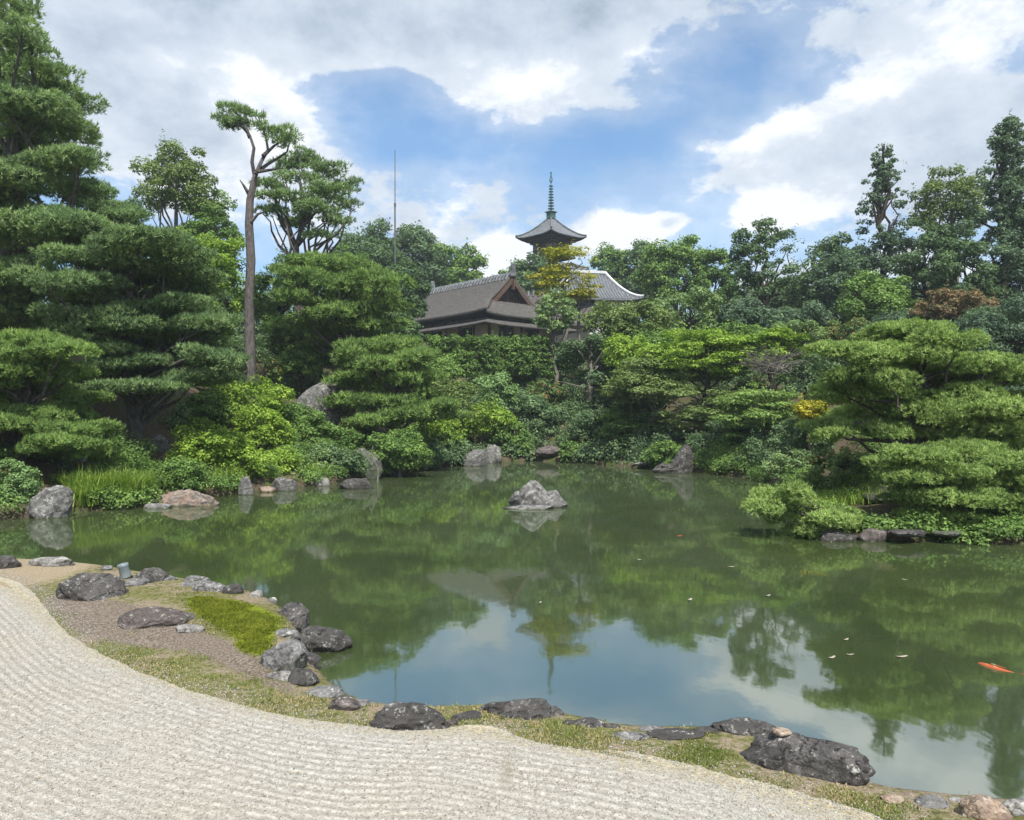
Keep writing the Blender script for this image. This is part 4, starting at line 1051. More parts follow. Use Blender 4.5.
# ================================================================ grasses
def blades(name, pts, h, wd, n_per, spread, lean, col, label, cat, seed, kind=None, droop=.5):
    rng = np.random.default_rng(seed); pts = np.asarray(pts, float); N = len(pts) * n_per
    b = np.repeat(pts, n_per, 0) + np.c_[rng.normal(0, spread, (N, 2)), np.zeros(N)]
    a = rng.uniform(0, 2 * math.pi, N); ln = rng.uniform(.1, 1, N) * lean; H = h * rng.uniform(.55, 1.15, N)
    dx = np.c_[np.cos(a), np.sin(a), np.zeros(N)]; sd_ = np.c_[-np.sin(a), np.cos(a), np.zeros(N)] * wd * .5
    up = np.array([0, 0, 1.0])
    p1 = b + up * (H * .55)[:, None] + dx * (ln * H * .30)[:, None]
    p2 = b + up * (H * (1 - droop * ln * .6))[:, None] + dx * (ln * H * .9)[:, None]
    v = np.stack([b - sd_, b + sd_, p1 + sd_ * .8, p1 - sd_ * .8, p2], 1).reshape(-1, 3)
    k = np.arange(N)[:, None] * 5
    f = np.concatenate([np.c_[k, k + 1, k + 2], np.c_[k, k + 2, k + 3], np.c_[k + 3, k + 2, k + 4]])
    me = np_mesh(name, v, f, {'v': np.repeat(rng.random(N), 5)}); me.materials.append(LM[col]); o = link(name, me)
    return tag(o, label, cat, kind=kind)


rg = np.random.default_rng(31)
def shore_pts(x0, x1, D0, D1, n, off=.0):
    out = []
    while len(out) < n:
        t = rg.random(); px = x0 + (x1 - x0) * t; D = D0 + (D1 - D0) * t + rg.uniform(-.1, .9)
        x = (px - CX) / FPX * D; z = tz(x, D)
        if z > .1: out.append((x, D, z - .05))
    return out
blades('grass_clump', shore_pts(72, 150, 24.0, 26.0, 60), .95, .035, 34, .13, 1.0, 'gr', 'long arching bright grass on the left shore between the boulder and the reddish rock', 'grass clump', 1)
blades('grass_clump', shore_pts(218, 246, 29.6, 30.6, 14), .85, .035, 34, .12, .9, 'gr', 'bright yellow-green grass tuft right of the long reddish rock', 'grass clump', 2)
blades('grass_clump', shore_pts(262, 332, 33, 34.4, 24), .45, .035, 22, .15, .9, 'gr', 'short grass fringe among the small waterside stones on the left', 'grass clump', 3)
blades('grass_clump', shore_pts(805, 880, 23.5, 22.5, 60), .40, .03, 30, .25, .9, 'gr', 'pale yellow-green grass covering the top of the right bank', 'grass clump', 4)
blades('grass_clump', shore_pts(-60, 40, 22.8, 24.0, 30), .6, .03, 26, .2, .9, 'gr', 'grass at the waterline in front of the pale feathery shrub', 'grass clump', 5)
# weeds and short turf on the near bank
n_ = 60000; px_, py_ = rg.uniform(40, 1000, n_), rg.uniform(585, 818, n_); D_ = (EYE - .27) * FPX / (py_ - HY); q_ = np.c_[(px_ - CX) / FPX * D_, D_]
d_, i_ = poly_sd(q_, POND); by_ = np.interp(q_[:, 0], BORD[:, 0], BORD[:, 1])
dbr_, ibr_ = poly_sd(q_, BROWN); ok = ~i_ & ~(ibr_ & (dbr_ > .05) & (rg.random(n_) < .85)) & (d_ > .12) & (q_[:, 1] > by_ - .02) & ~((q_[:, 0] < -6.2) & (q_[:, 1] > 10.0)); q_ = q_[ok]; pts = []
for x, y in q_[:16000]:
    k = noise.noise(Vector((x * 1.2, y * 1.2, 3.0))) + .5 * noise.noise(Vector((x * 4, y * 4, 7.0)))
    if k > -.02 + .35 * rg.random(): pts.append((x, y, tz(x, y) - .005))
blades('turf', pts, .028, .008, 7, .03, 1.1, 'tf', 'thin patchy turf and weeds between the gravel and the shore stones', 'turf', 6, kind='stuff', droop=.3)
lo, hi = MOSS.min(0), MOSS.max(0); q_ = rg.uniform(lo - .2, hi + .2, (16000, 2)); d_, i_ = poly_sd(q_, MOSS)
wob_ = .22 * np.sin(q_[:, 0] * 4) * np.sin(q_[:, 1] * 3.2 + 1) + .10 * np.sin(q_[:, 0] * 11 + 1) * np.sin(q_[:, 1] * 9) + .2 * rg.random(len(q_)) - .05; q_ = q_[(np.where(i_, d_, -d_) > wob_ - .04) & (rg.random(len(q_)) < np.clip(.35 + np.where(i_, d_, -d_) / .3, 0, 1))]
mp = np.c_[q_, tzv(q_[:, 0], q_[:, 1]) + .002]
blades('moss', mp, .022, .011, 9, .025, 1.0, 'ms', 'bright mossy cushion on the near bank inside the ring of stones', 'moss', 7, kind='stuff', droop=.2)


# ================================================================ hedge in front of the tea house
def hedge(x0, x1, D, ytop, ybot, label, seed, col='md', dep=.9):
    rng = np.random.default_rng(seed); m = PXM(D); a = at(x0, ytop, D); b = at(x1, ytop, D); zb = at(x0, ybot, D)[2]; bl = []
    n = int((b[0] - a[0]) / .38)
    for i in range(n):
        t = (i + .5) / n
        for z in np.arange(zb, a[2], .5):
            bl.append(((a[0] + (b[0] - a[0]) * t + rng.uniform(-.1, .1), D + rng.uniform(-.15, .15), z + rng.uniform(-.1, .1) + .05), np.array([.42, dep, .40]) * rng.uniform(.7, 1.35)))
    me = foliage_mesh(rng, 'hedge', bl, leafL(D, 2.3), 1.3); me.materials.append(LM[col]); e = empty('hedge', (a[0], D, tz(a[0], D)))
    tag(e, label, 'hedge'); o = link('foliage', me, None, e); o.location = -np.array(e.location)
    for i in range(1, n, 4):
        x = a[0] + (b[0] - a[0]) * (i + .5) / n; tb = Tubes(); tb.add(wiggle(rng, (x, D, tz(x, D) - .1), (x, D, zb + .8), 4, .03), [.05, .03], 5)
        o = link('stem', tb.mesh('stem'), BK['dk'], e); o.location = -np.array(e.location)


hedge(428, 552, 62.5, 342, 374, 'long clipped green hedge running below the tea house', 61)
hedge(556, 640, 64, 346, 372, 'shorter hedge continuing right behind the grey-green small tree', 62)


# ================================================================ buildings
def surf_mat(name, stops, scale, stretch=(1, 1, 1), rough=.85, bump=.6, detail=5, spec=.2):
    m, t, out = mat_new(name); tc = t.new('ShaderNodeTexCoord').outputs['Object']
    n = t.noise(t.vmath('MULTIPLY', tc, stretch), scale, detail, .62)
    principled(t, out, t.ramp(n, stops), rough, spec, t.bump(n, bump, .03)); return m


BM = dict(thatch=surf_mat('bark_roofing', [(.3, (.045, .042, .040)), (.5, (.082, .076, .070)), (.7, (.135, .125, .115))], 3.0, (1, 1, 5)),
          thatch_edge=surf_mat('bark_roof_edge', [(.3, (.04, .032, .026)), (.7, (.12, .095, .075))], 6, (1, 1, 6)),
          tile=surf_mat('grey_tiles', [(.3, (.075, .085, .095)), (.5, (.13, .14, .15)), (.7, (.21, .22, .23))], 3.0),
          white=surf_mat('white_plaster', [(.3, (.45, .46, .46)), (.7, (.62, .62, .62))], 2.0),
          cream=surf_mat('aged_plaster', [(.3, (.26, .23, .18)), (.7, (.42, .38, .31))], 1.5),
          panel=surf_mat('faded_red_panel', [(.3, (.10, .07, .055)), (.7, (.19, .14, .11))], 1.5),
          wood=surf_mat('dark_timber', [(.3, (.022, .016, .013)), (.7, (.07, .05, .038))], 4, (1, 1, .3)),
          rwood=surf_mat('reddish_timber', [(.3, (.06, .036, .026)), (.7, (.13, .08, .055))], 4),
          bronze=surf_mat('verdigris_bronze', [(.3, (.03, .07, .06)), (.7, (.07, .14, .115))], 4, rough=.6),
          stone=surf_mat('foundation_stone', [(.3, (.2, .19, .17)), (.7, (.36, .35, .32))], 3),
          void=surf_mat('dark_opening', [(.3, (.012, .010, .009)), (.7, (.025, .02, .018))], 3),
          metal=surf_mat('weathered_metal', [(.3, (.06, .06, .06)), (.7, (.12, .12, .12))], 6, rough=.5, spec=.5))


def quadgrid(name, G, mat, parent, th=0.0, close=False, smooth=False):
    G = np.asarray(G, float); a, b = G.shape[:2]; ii = np.arange(a * b).reshape(a, b)
    if close: ii = np.c_[ii, ii[:, 0]]
    F_ = np.stack([ii[:-1, :-1], ii[1:, :-1], ii[1:, 1:], ii[:-1, 1:]], -1).reshape(-1, 4)
    o = link(name, np_mesh(name, G.reshape(-1, 3), F_, smooth=smooth), mat, parent)
    if th: md = o.modifiers.new('solid', 'SOLIDIFY'); md.thickness = th; md.offset = -1
    return o


class MB:
    def __init__(s): s.v = []; s.f = []
    def box(s, x0, x1, y0, y1, z0, z1):
        n = len(s.v); s.v += [(x, y, z) for z in (z0, z1) for y in (y0, y1) for x in (x0, x1)]
        s.f += [tuple(n + i for i in q) for q in ((0, 2, 3, 1), (4, 5, 7, 6), (0, 1, 5, 4), (2, 6, 7, 3), (0, 4, 6, 2), (1, 3, 7, 5))]; return s
    def face(s, pts): n = len(s.v); s.v += [tuple(p) for p in pts]; s.f.append(tuple(range(n, n + len(pts)))); return s
    def bar(s, a, b, w_, h_):
        a, b = np.array(a, float), np.array(b, float); d = unit(b - a); sdv = unit(np.cross(d, (0, 0, 1.0)) if abs(d[2]) < .99 else np.array([1., 0, 0])) * w_ / 2; u = np.cross(sdv, d); u = unit(u) * h_ / 2
        n = len(s.v); s.v += [tuple(p + i * sdv + j * u) for p in (a, b) for i, j in ((-1, -1), (1, -1), (1, 1), (-1, 1))]
        s.f += [tuple(n + i for i in q) for q in ((0, 1, 2, 3), (7, 6, 5, 4), (0, 4, 5, 1), (1, 5, 6, 2), (2, 6, 7, 3), (3, 7, 4, 0))]; return s
    def build(s, name, mat, parent=None, bev=0.0):
        me = bpy.data.meshes.new(name); me.from_pydata(s.v, [], s.f); me.update(); o = link(name, me, mat, parent)
        if bev: md = o.modifiers.new('bevel', 'BEVEL'); md.width = bev; md.segments = 2; md.limit_method = 'ANGLE'
        return o


def hip_ring(Lh, w_, e, z0, z1, ts, conc=1.5, lift=0.0, tg=0.0, N=13):
    """rows ridge->eave of a concave hipped roof: half ridge Lh, half width w_, end overrun e"""
    rows = []
    for t in ts:
        k = max(0, (t - tg) / (1 - tg)) if tg < 1 else 0
        hl = Lh + e * k; hw = w_ * t; z = z0 + (z1 - z0) * (1 - t) ** conc
        ring = []
        cs = [(hl, -hw), (hl, hw), (-hl, hw), (-hl, -hw)]
        for i in range(4):
            a, b = np.array(cs[i]), np.array(cs[(i + 1) % 4])
            for j in range(N):
                s_ = j / N; p = a * (1 - s_) + b * s_; q = abs(2 * s_ - 1)
                ring.append((p[0], p[1], z + lift * t ** 2 * q ** 4))
        rows.append(ring)
    return np.array(rows)


def tea_house():
    rz = math.atan2(-.75, .66); e = empty('tea_house', (-4.0, 76.5, 9.0), rz)     # local x runs along the ridge towards the gable
    tag(e, 'old tea house with brown bark roofs and a gable, half hidden above the hedge', 'tea house')
    e.location = (-5.3, 101.0, 10.4); e.scale = (1.32, 1.32, 1.32)
    Lr, hw, ze, zr, ov, tg = 6.1, 4.7, 3.15, 6.9, 2.1, .50
    # long slopes (front and back), then the two hipped ends
    for s in (-1, 1):
        G = []
        for t in np.linspace(0, 1, 13):
            k = max(0, (t - tg) / (1 - tg)); hl = Lr + ov * k; z = ze + (zr - ze) * (1 - t) ** 1.35
            G.append([(x, s * hw * t, z + .25 * t ** 2 * abs(x / hl) ** 5) for x in np.linspace(-hl, hl, 25) * s])
        quadgrid('roof_slope', G, BM['thatch'], e, .28)
    for s in (-1, 1):
        G = []
        for t in np.linspace(tg, 1, 8):
            k = (t - tg) / (1 - tg); hl = Lr + ov * k; z = ze + (zr - ze) * (1 - t) ** 1.35
            G.append([(s * hl, y, z + .25 * t ** 2 * abs(y / (hw * t)) ** 5) for y in np.linspace(hw * t, -hw * t, 13) * -s])
        quadgrid('hip_roof', G, BM['thatch'], e, .28)
    zg = ze + (zr - ze) * (1 - tg) ** 1.35; yg = hw * tg
    for s in (-1, 1):
        x = s * (Lr - .7)
        g = MB().face([(x, -yg, zg - .1), (x, yg, zg - .1), (x, 0, zr - .3)]).build('gable_wall', BM['wood'], e)
        lt = MB()
        for k in range(-5, 6):
            y = k * .36; hh = zr - .5 - (zr - zg) * abs(y) / yg * 1.05
            if hh > zg: lt.box(x + s * .03, x + s * .10, y - .05, y + .05, zg, hh)
        lt.build('gable_lattice', BM['rwood'], e)
        bb = MB(); x2 = s * (Lr + .06)
        for sy in (-1, 1):
            pr = [(x2, sy * hw * t, ze + (zr - ze) * (1 - t) ** 1.35 - .22) for t in np.linspace(0, tg + .06, 6)]
            for a, b in zip(pr, pr[1:]): bb.bar(a, b, .14, .30)
        bb.build('bargeboard', BM['rwood'], e)
        MB().bar((x2 + s * .08, 0, zr - .2), (x2 + s * .08, 0, zr - 1.1), .34, .12).build('gable_pendant', BM['rwood'], e)
    rd = MB().box(-Lr - .1, Lr + .1, -.32, .32, zr - .05, zr + .30).build('ridge', BM['thatch_edge'], e, .05)
    n = 26
    for i in range(1):
        tb = Tubes()
        for k in range(n):
            x = -Lr + (k + .5) * 2 * Lr / n
            tb.add([(x, -.62, zr - .22), (x, -.34, zr + .22), (x, 0, zr + .46), (x, .34, zr + .22), (x, .62, zr - .22)], [.10, .13, .10], 6)
        link('ridge_tiles', tb.mesh('ridge_tiles'), BM['tile'], e)
    for s in (-1, 1):
        f = MB().bar((s * (Lr + .05), 0, zr + .2), (s * (Lr + .22), 0, zr + 1.25), .42, .22).bar((s * (Lr + .1), -.35, zr + .3), (s * (Lr + .1), .35, zr + .3), .2, .4)
        f.build('ridge_finial', BM['tile'], e, .05)
    # lower pent roof all round
    a0, b0, a1, b1 = Lr + 1.0, hw - 1.2, Lr + ov + .15, hw + .15
    rows = []
    for t in np.linspace(0, 1, 5):
        A, B = a0 + (a1 + .9 - a0) * t, b0 + (b1 + .9 - b0) * t; z = 2.95 - .85 * t ** .85; ring = []
        cs = [(A, -B), (A, B), (-A, B), (-A, -B)]
        for i in range(4):
            p, q = np.array(cs[i]), np.array(cs[(i + 1) % 4])
            for j in range(12): s_ = j / 12; v = p * (1 - s_) + q * s_; ring.append((v[0], v[1], z + .15 * t * abs(2 * s_ - 1) ** 5))
        rows.append(ring)
    quadgrid('pent_roof', rows, BM['thatch'], e, .12, close=True)
    A, B = a0 + .2, b0 + .2
    MB().box(-A, A, -B, B, .35, 2.9).build('wall', BM['cream'], e)
    ps = MB(); 
    for x in np.linspace(-A, A, 8):
        for y in (-B - .03, B + .03): ps.box(x - .08, x + .08, y - .08, y + .08, 0, 2.9)
    for y in np.linspace(-B, B, 5):
        for x in (-A - .03, A + .03): ps.box(x - .08, x + .08, y - .08, y + .08, 0, 2.9)
    ps.box(-A - .12, A + .12, -B - .12, B + .12, 2.35, 2.47); ps.build('timber_frame', BM['wood'], e)
    for x0, x1 in [(-5.6, -3.9), (-3.5, -1.8), (-1.4, .4), (3.2, 4.9)]:
        o = MB().box(x0, x1, -B - .04, -B - .01, .5, 2.2).build('window', BM['void'], e)
        l = MB(); 
        for k in range(1, 6): xx = x0 + (x1 - x0) * k / 6; l.box(xx - .02, xx + .02, -B - .07, -B - .045, .5, 2.2)
        l.build('lattice', BM['wood'], o)
    for y0, y1 in [(-2.6, -.9), (.4, 2.2)]:
        MB().box(A + .01, A + .04, y0, y1, .5, 2.2).build('window', BM['void'], e)
    MB().box(-A - .4, A + .4, -B - .4, B + .4, -.8, .34).build('foundation', BM['stone'], e)


tea_house()


def wing():
    e = empty('garden_annex', (5.4, 109.0, 10.4), R(-8)); e.scale = (1.3, 1.3, 1.3); tag(e, 'low annex roof with knobbly ridge behind the right side of the tea house', 'building')
    for s in (-1, 1):
        G = [[(x, s * 3.6 * t, 3.2 + 3.9 * (1 - t) ** 1.3) for x in np.linspace(-4.6, 4.6, 12) * s] for t in np.linspace(0, 1, 9)]
        quadgrid('roof_slope', G, BM['thatch'], e, .25)
    MB().box(-4.7, 4.7, -.3, .3, 7.0, 7.32).build('ridge', BM['thatch_edge'], e)
    tb = Tubes()
    for k in range(18):
        x = -4.5 + k * .53; tb.add([(x, -.55, 6.85), (x, -.3, 7.25), (x, 0, 7.45), (x, .3, 7.25), (x, .55, 6.85)], [.09, .12, .09], 6)
    link('ridge_tiles', tb.mesh('ridge_tiles'), BM['tile'], e)
    MB().box(-4, 4, -2.8, 2.8, -.6, 3.9).build('wall', BM['cream'], e)
    for s in (-1, 1): MB().face([(s * 4.02, -2.8, 3.9), (s * 4.02, 2.8, 3.9), (s * 4.02, 0, 6.8)]).build('gable_wall', BM['wood'], e)


wing()


def tiled_hall():
    D = 108.0; c = at(590, 300, D); e = empty('temple_hall', (c[0], D + 3, 10.4), R(14))
    tag(e, 'grey tiled roof with white ridges curving down, right of the yellowing maples', 'temple hall')
    zr, ze = at(0, 269, D)[2] - 10.4, at(0, 301, D)[2] - 10.4; Lh, hw, ov = 2.6, 5.2, 3.7
    ts = np.linspace(0.001, 1, 12)
    quadgrid('roof', hip_ring(Lh, hw, ov, ze, zr, ts, 1.55, .5), BM['tile'], e, .2, close=True)
    MB().box(-Lh - .1, Lh + .1, -.22, .22, zr - .05, zr + .35).build('ridge', BM['white'], e, .04)
    for sx in (-1, 1):
        for sy in (-1, 1):
            tb = Tubes(); tb.add([(sx * (Lh + ov * t), sy * hw * t, ze + (zr - ze) * (1 - t) ** 1.55 + .5 * t * t + .12) for t in np.linspace(0, 1, 12)], [.22, .19, .2], 8); link('hip_ridge', tb.mesh('hip_ridge'), BM['white'], e)
    rb = Tubes()
    for x in np.arange(-7, 7.1, .42):
        for sy in (-1, 1):
            t0 = max(.01, (abs(x) - Lh) / ov); 
            if t0 > .93: continue
            rb.add([(x, sy * hw * t, ze + (zr - ze) * (1 - t) ** 1.55 + .04 + .5 * t * t * min(1, abs(x) / (Lh + ov * t)) ** 4) for t in np.linspace(t0, 1, 8)], [.06], 5)
    link('tile_rows', rb.mesh('tile_rows'), BM['tile'], e)
    MB().box(-Lh - 2, Lh + 2, -hw + 1.8, hw - 1.8, -.8, ze + .3).build('wall', BM['white'], e)
    MB().box(-Lh - 1.8, Lh + 1.8, -hw + 1.72, -hw + 1.79, .5, 2.6).build('door', BM['wood'], e)


tiled_hall()


def pagoda():
    D = 130.0; base = at(551, 0, D); e = empty('pagoda', (base[0], D, 5.6), R(43)); g = 5.6
    tag(e, 'five-storied temple pagoda, its top roof and green spire rising above the trees', 'pagoda')
    z_ap = at(0, 216, D)[2] - g; z_ev = at(0, 239, D)[2] - g; z_tip = at(0, 175, D)[2] - g
    st = z_ev / 5.0
    for k in range(5):
        ev = z_ev - st * (4 - k); H = (z_ap - z_ev) if k == 4 else 1.7; hw = 4.15 + .28 * (4 - k); bw = 2.1 + .2 * (4 - k)
        if k == 4: rows = hip_ring(.02, hw, hw, ev, ev + H, np.linspace(.04, 1, 14), 1.45, .45)
        else: rows = hip_ring(.02, hw, hw, ev, ev + H * 1.9, np.linspace(.5, 1, 9), 1.45, .45)
        rf = quadgrid('roof', rows, BM['tile'], e, .22, close=True)
        for sx in (-1, 1):
            for sy in (-1, 1):
                tb = Tubes(); t_ = np.linspace(.05 if k == 4 else .5, 1, 10); hh = H if k == 4 else H * 1.9
                tb.add([(sx * hw * t, sy * hw * t, ev + hh * (1 - t) ** 1.45 + .45 * t * t + .1) for t in t_], [.15, .13], 6); link('hip_ridge', tb.mesh('hip_ridge'), BM['tile'], rf)
        br = MB()
        for j, (q, z) in enumerate([(bw + .35, ev - .95), (bw + .8, ev - .62), (bw + 1.25, ev - .32)]):
            br.box(-q, q, -q, q, z, z + .26)
        for a in np.linspace(-hw + .25, hw - .25, 26):
            for s in (-1, 1):
                br.bar((a * .5, s * (bw + .4), ev - .02), (a, s * (hw - .15), ev - .14 + .4 * abs(a / hw) ** 4), .10, .12)
                br.bar((s * (bw + .4), a * .5, ev - .02), (s * (hw - .15), a, ev - .14 + .4 * abs(a / hw) ** 4), .10, .12)
        br.build('eave_brackets', BM['wood'], e)
        zb = ev - st + (1.9 if k else -1.0)
        MB().box(-bw, bw, -bw, bw, zb, ev - .7).build('wall', BM['wood'], e)
        for s in (-1, 1):
            for a in (-1, 1):
                MB().box(a * bw * .62 - .45, a * bw * .62 + .45, s * (bw + .03) - .02, s * (bw + .03) + .02, ev - 2.3, ev - 1.2).build('wall_panel', BM['panel'], e)
                MB().box(s * (bw + .03) - .02, s * (bw + .03) + .02, a * bw * .62 - .45, a * bw * .62 + .45, ev - 2.3, ev - 1.2).build('wall_panel', BM['panel'], e)
        if k:
            rl = MB(); q = bw + .75; zz = ev - st + 2.15
            for h_ in (.0, .45, .85):
                for s in (-1, 1): rl.bar((-q, s * q, zz + h_), (q, s * q, zz + h_), .1, .1); rl.bar((s * q, -q, zz + h_), (s * q, q, zz + h_), .1, .1)
            rl.box(-q, q, -q, q, zz - .2, zz - .06); rl.build('balcony', BM['wood'], e)
    MB().box(-.55, .55, -.55, .55, z_ap - .5, z_ap + .55).box(-.75, .75, -.75, .75, z_ap + .55, z_ap + .72).build('spire_base', BM['bronze'], e, .05)
    sp = empty('tmp', (0, 0, 0)); bpy.data.objects.remove(sp)
    tb = Tubes(); tb.add([(0, 0, z_ap), (0, 0, z_tip)], [.13, .05], 8); s_ = link('spire', tb.mesh('spire'), BM['bronze'], e)
    L = z_tip - z_ap
    for i in range(9):
        z = z_ap + 1.2 + i * (L * .62) / 9; r_ = .46 - .022 * i
        a = np.linspace(0, 2 * math.pi, 17); t2 = Tubes()
        t2.add(np.c_[np.cos(a) * r_, np.sin(a) * r_, np.full(17, z)], [.075], 6)
        for q in range(4): an = q * math.pi / 2; t2.add([(0, 0, z), (math.cos(an) * r_, math.sin(an) * r_, z)], [.04], 4)
        link('ring', t2.mesh('ring'), BM['bronze'], s_)
    t3 = Tubes(); zt = z_ap + L * .80
    for an in np.linspace(0, 2 * math.pi, 5)[:-1]:
        t3.add([(0, 0, zt), (.32 * math.cos(an), .32 * math.sin(an), zt + .5), (.12 * math.cos(an), .12 * math.sin(an), zt + 1.2), (0, 0, zt + 1.5)], [.07, .05, .02], 5)
    t3.add([(0, 0, zt + 1.5), (0, 0, zt + 1.72), (0, 0, zt + 1.95)], [.12, .16, .05], 8)
    link('water_flame', t3.mesh('water_flame'), BM['bronze'], s_)
    MB().box(-5, 5, -5, 5, -1.6, -.9).build('stone_base', BM['stone'], e)


pagoda()

# lightning rod, stake, pipe
D = 90.0; b = at(395, 300, D); x = b[0]; g = tz(x, D); e = empty('lightning_rod', (x, D, g)); tag(e, 'tall thin lightning rod against the sky left of the tea house', 'lightning rod')
z1, z2, z3 = [at(395, q, D)[2] - g for q in (258, 205, 150)]
tb = Tubes(); tb.add([(0, 0, -.3), (0, 0, z2)], [.12, .09], 8); link('pole', tb.mesh('pole'), BM['metal'], e)
tb = Tubes(); tb.add([(0, 0, z2), (0, 0, z3)], [.06, .04], 7); link('upper_rod', tb.mesh('upper_rod'), BM['metal'], e)
tb = Tubes(); tb.add([(0, 0, z2 - .2), (0, 0, z2 + .2)], [.13, .13], 8); link('joint', tb.mesh('joint'), BM['metal'], e)
D = 35.2; x = (377 - CX) * PXM(D); e0 = at(377, 446, D); tb = Tubes()
tb.add([(x, D, -.6), (x + .05, D, .6), (x - .25, D, 1.3), (x - .2, D + .1, e0[2])], [.045, .04, .03, .015], 7)
tag(link('stake', tb.mesh('stake'), BK['grey']), 'thin pale bare stake leaning out of the water by the far left bank', 'stake')
# leaning pale trunk limbs of the dead twigs on the right slope
def twigs():
    rng = np.random.default_rng(9); D = 43.5; b = at(772, 372, D); base = np.array([b[0], D, tz(b[0], D)]); e = empty('dead_bush', base)
    tag(e, 'tangle of bare grey dead twigs above the green layered tree on the right slope', 'dead bush')
    tb = Tubes(); tb.add(wiggle(rng, base, b, 7, .03), [.09, .05], 6)
    tw = Tubes()
    for i in range(70):
        a = b + rng.normal(0, 1, 3) * (.5, .4, .12); c = at(772 + rng.uniform(-40, 34), 354 + rng.uniform(-10, 10), D) + (0, rng.uniform(-.9, .6), 0)
        p = wiggle(rng, a, c, 6, .12); tw.add(p, [.03, .018, .008], 4)
        for k in range(3): q = p[rng.integers(2, 6)]; tw.add([q, q + rng.normal(0, .3, 3) * (1, 1, .5)], [.012, .006], 3)
    for nm, t_ in (('trunk', tb), ('twigs', tw)): o = link(nm, t_.mesh(nm), BK['grey'], e); o.location = -base
twigs()
# short grey pipe among the near stones
x, y = gp(127, 578, .26); e = empty('drain_pipe', (x, y, .22)); e.rotation_euler = (R(6), R(-12), 0); tag(e, 'short pale grey pipe end standing tilted among the stones of the near bank', 'pipe')
a = np.linspace(0, 2 * math.pi, 24, endpoint=False)
prof = [(.085, -.12), (.085, .10), (.082, .24), (.088, .25), (.086, .29), (.06, .295), (.055, .27), (.05, .0)]
G = [[(r_ * math.cos(t), r_ * math.sin(t), z) for t in a] for r_, z in prof[::-1]]
quadgrid('pipe_body', G, surf_mat('grey_plastic', [(.3, (.14, .17, .185)), (.7, (.23, .265, .28))], 5, rough=.45, spec=.5), e, close=True, smooth=True)
quadgrid('dark_collar', [[(r_ * math.cos(t), r_ * math.sin(t), z) for t in a] for r_, z in [(.086, .06), (.105, .05), (.11, -.02), (.12, -.1)]], BM['void'], e, close=True, smooth=True)


# ================================================================ koi
def koi(loc, L, heading, bendv, label, pale, seed):
    m, t, out = mat_new('koi_skin'); tc = t.new('ShaderNodeTexCoord').outputs['Object']
    n = t.noise(t.vmath('ADD', tc, (seed, 0, 0)), 3.2 / L, 3, .5)
    c = t.ramp(n, [(.40, (.42, .07, .02)), (pale, (.46, .11, .03)), (pale + .04, (.55, .48, .34))])
    principled(t, out, c, .35, .5)
    e = empty('koi', loc, heading); tag(e, label, 'koi'); rows = []
    prof = [(0, .004), (.04, .028), (.12, .055), (.25, .070), (.4, .072), (.55, .062), (.7, .044), (.82, .028), (.9, .02)]
    cy = lambda s: bendv * L * math.sin(s * 2.6)
    for s, r_ in prof:
        rows.append([(s * L, cy(s) + r_ * L * math.cos(u), r_ * L * 1.05 * math.sin(u)) for u in np.linspace(0, 2 * math.pi, 14, endpoint=False)])
    quadgrid('body', rows, m, e, close=True, smooth=True)
    def fin(nm, pts):
        o = MB().face(pts).build(nm, m, e); md = o.modifiers.new('solid', 'SOLIDIFY'); md.thickness = .012 * L; return o
    fin('tail_fin', [(.88 * L, cy(.88), .02 * L), (1.08 * L, cy(1.05) + .09 * L, .03 * L), (1.0 * L, cy(1.0), .02 * L), (1.06 * L, cy(1.05) - .09 * L, -.02 * L), (.88 * L, cy(.88), -.02 * L)])
    for s in (-1, 1): fin('side_fin', [(.22 * L, cy(.22) + s * .10 * L, 0), (.36 * L, cy(.3) + s * .24 * L, .02 * L), (.34 * L, cy(.3) + s * .11 * L, 0)])
    fin('back_fin', [(.35 * L, cy(.35), .11 * L), (.42 * L, cy(.42), .11 * L), (.66 * L, cy(.66), .09 * L)])


x, y = gp(976, 662); koi((x, y, -.015), .54, R(-54), -.13, 'orange koi with a pale blotch swimming at the right side of the pond', .60, 2)
x, y = gp(676, 536); koi((x, y, -.015), .30, R(20), .05, 'small orange koi surfacing in the upper middle of the pond, right of the rock', .75, 5)
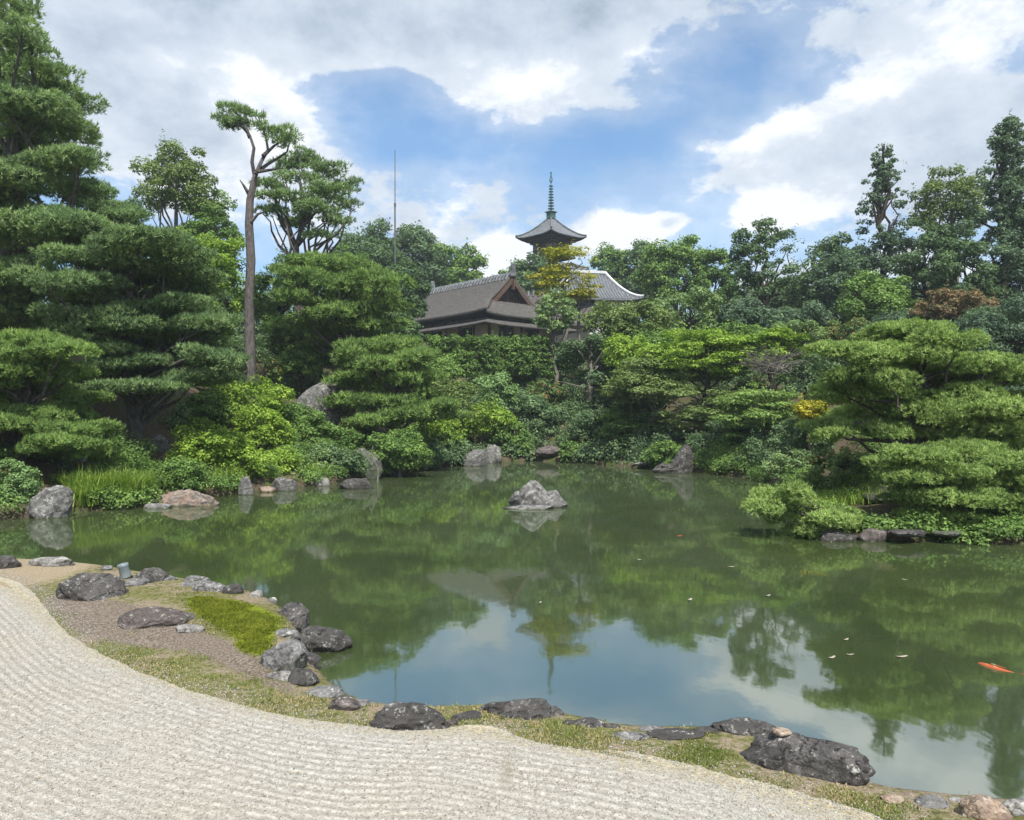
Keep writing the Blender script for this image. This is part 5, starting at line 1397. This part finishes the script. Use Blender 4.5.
# pale leaves afloat
rf = np.random.default_rng(17)
for px, py, lab in [(690, 600, 'tiny leaf afloat in dark water left of the pale leaf above the knotty tree reflection'), (640, 560, 'tiny leaf afloat below the small orange koi'), (905, 580, 'pale leaf floating on the water below the right bank'), (768, 596, 'pale leaf afloat above the reflection of the knotty tree'), (731, 567, 'tiny leaf afloat between small koi and right bank'), (846, 640, 'tiny pale leaf afloat right of the tree reflection'), (850, 655, 'pale leaf afloat left of the orange koi'), (902, 657, 'pale leaf afloat nearest the orange koi'), (832, 658, 'tiny leaf afloat at the edge of the reflected treetop'), (540, 603, 'tiny pale leaf afloat in the reflected sky left of the maple reflection')]:
    x, y = gp(px, py); L = rf.uniform(.05, .09); a0 = rf.uniform(0, 6.28); pts = []
    for u in np.linspace(0, 2 * math.pi, 10, endpoint=False):
        r_ = L * (.5 + .5 * abs(math.cos(u))); pts.append((r_ * math.cos(u) * math.cos(a0) - .45 * r_ * math.sin(u) * math.sin(a0), r_ * math.cos(u) * math.sin(a0) + .45 * r_ * math.sin(u) * math.cos(a0), .006 + .012 * math.cos(u) ** 2))
    o = MB().face(pts).build('floating_leaf', BM['cream']); o.location = (x, y, 0); tag(o, lab, 'leaf')

rl = np.random.default_rng(44); n_ = 260; D_ = rl.uniform(5.0, 12.0, n_); q_ = np.c_[rl.uniform(-.66, .62, n_) * D_, D_]; d_, i_ = poly_sd(q_, POND)
q_ = q_[~i_ & (d_ > .15)]; by_ = np.interp(q_[:, 0], BORD[:, 0], BORD[:, 1]); zz = np.where(q_[:, 1] < by_, .325, tzv(q_[:, 0], q_[:, 1]) + .015)
v = leaf_quads(rl, np.c_[q_, zz], unit(np.c_[rl.normal(0, .25, (len(q_), 2)), np.ones(len(q_))]), .028, .45)
me = np_mesh('leaf_litter', v, np.arange(len(v)).reshape(-1, 4), {'v': np.repeat(rl.random(len(q_)), 4)})
m_, t_, out_ = mat_new('dry_leaves'); principled(t_, out_, t_.ramp(t_.attr('v'), [(0, (.07, .045, .025)), (.6, (.20, .13, .06)), (1, (.33, .25, .12))]), .8, .2)
tag(link('leaf_litter', me, m_), 'few dry brown leaves and needles scattered on gravel and bank', 'leaf litter', kind='stuff')
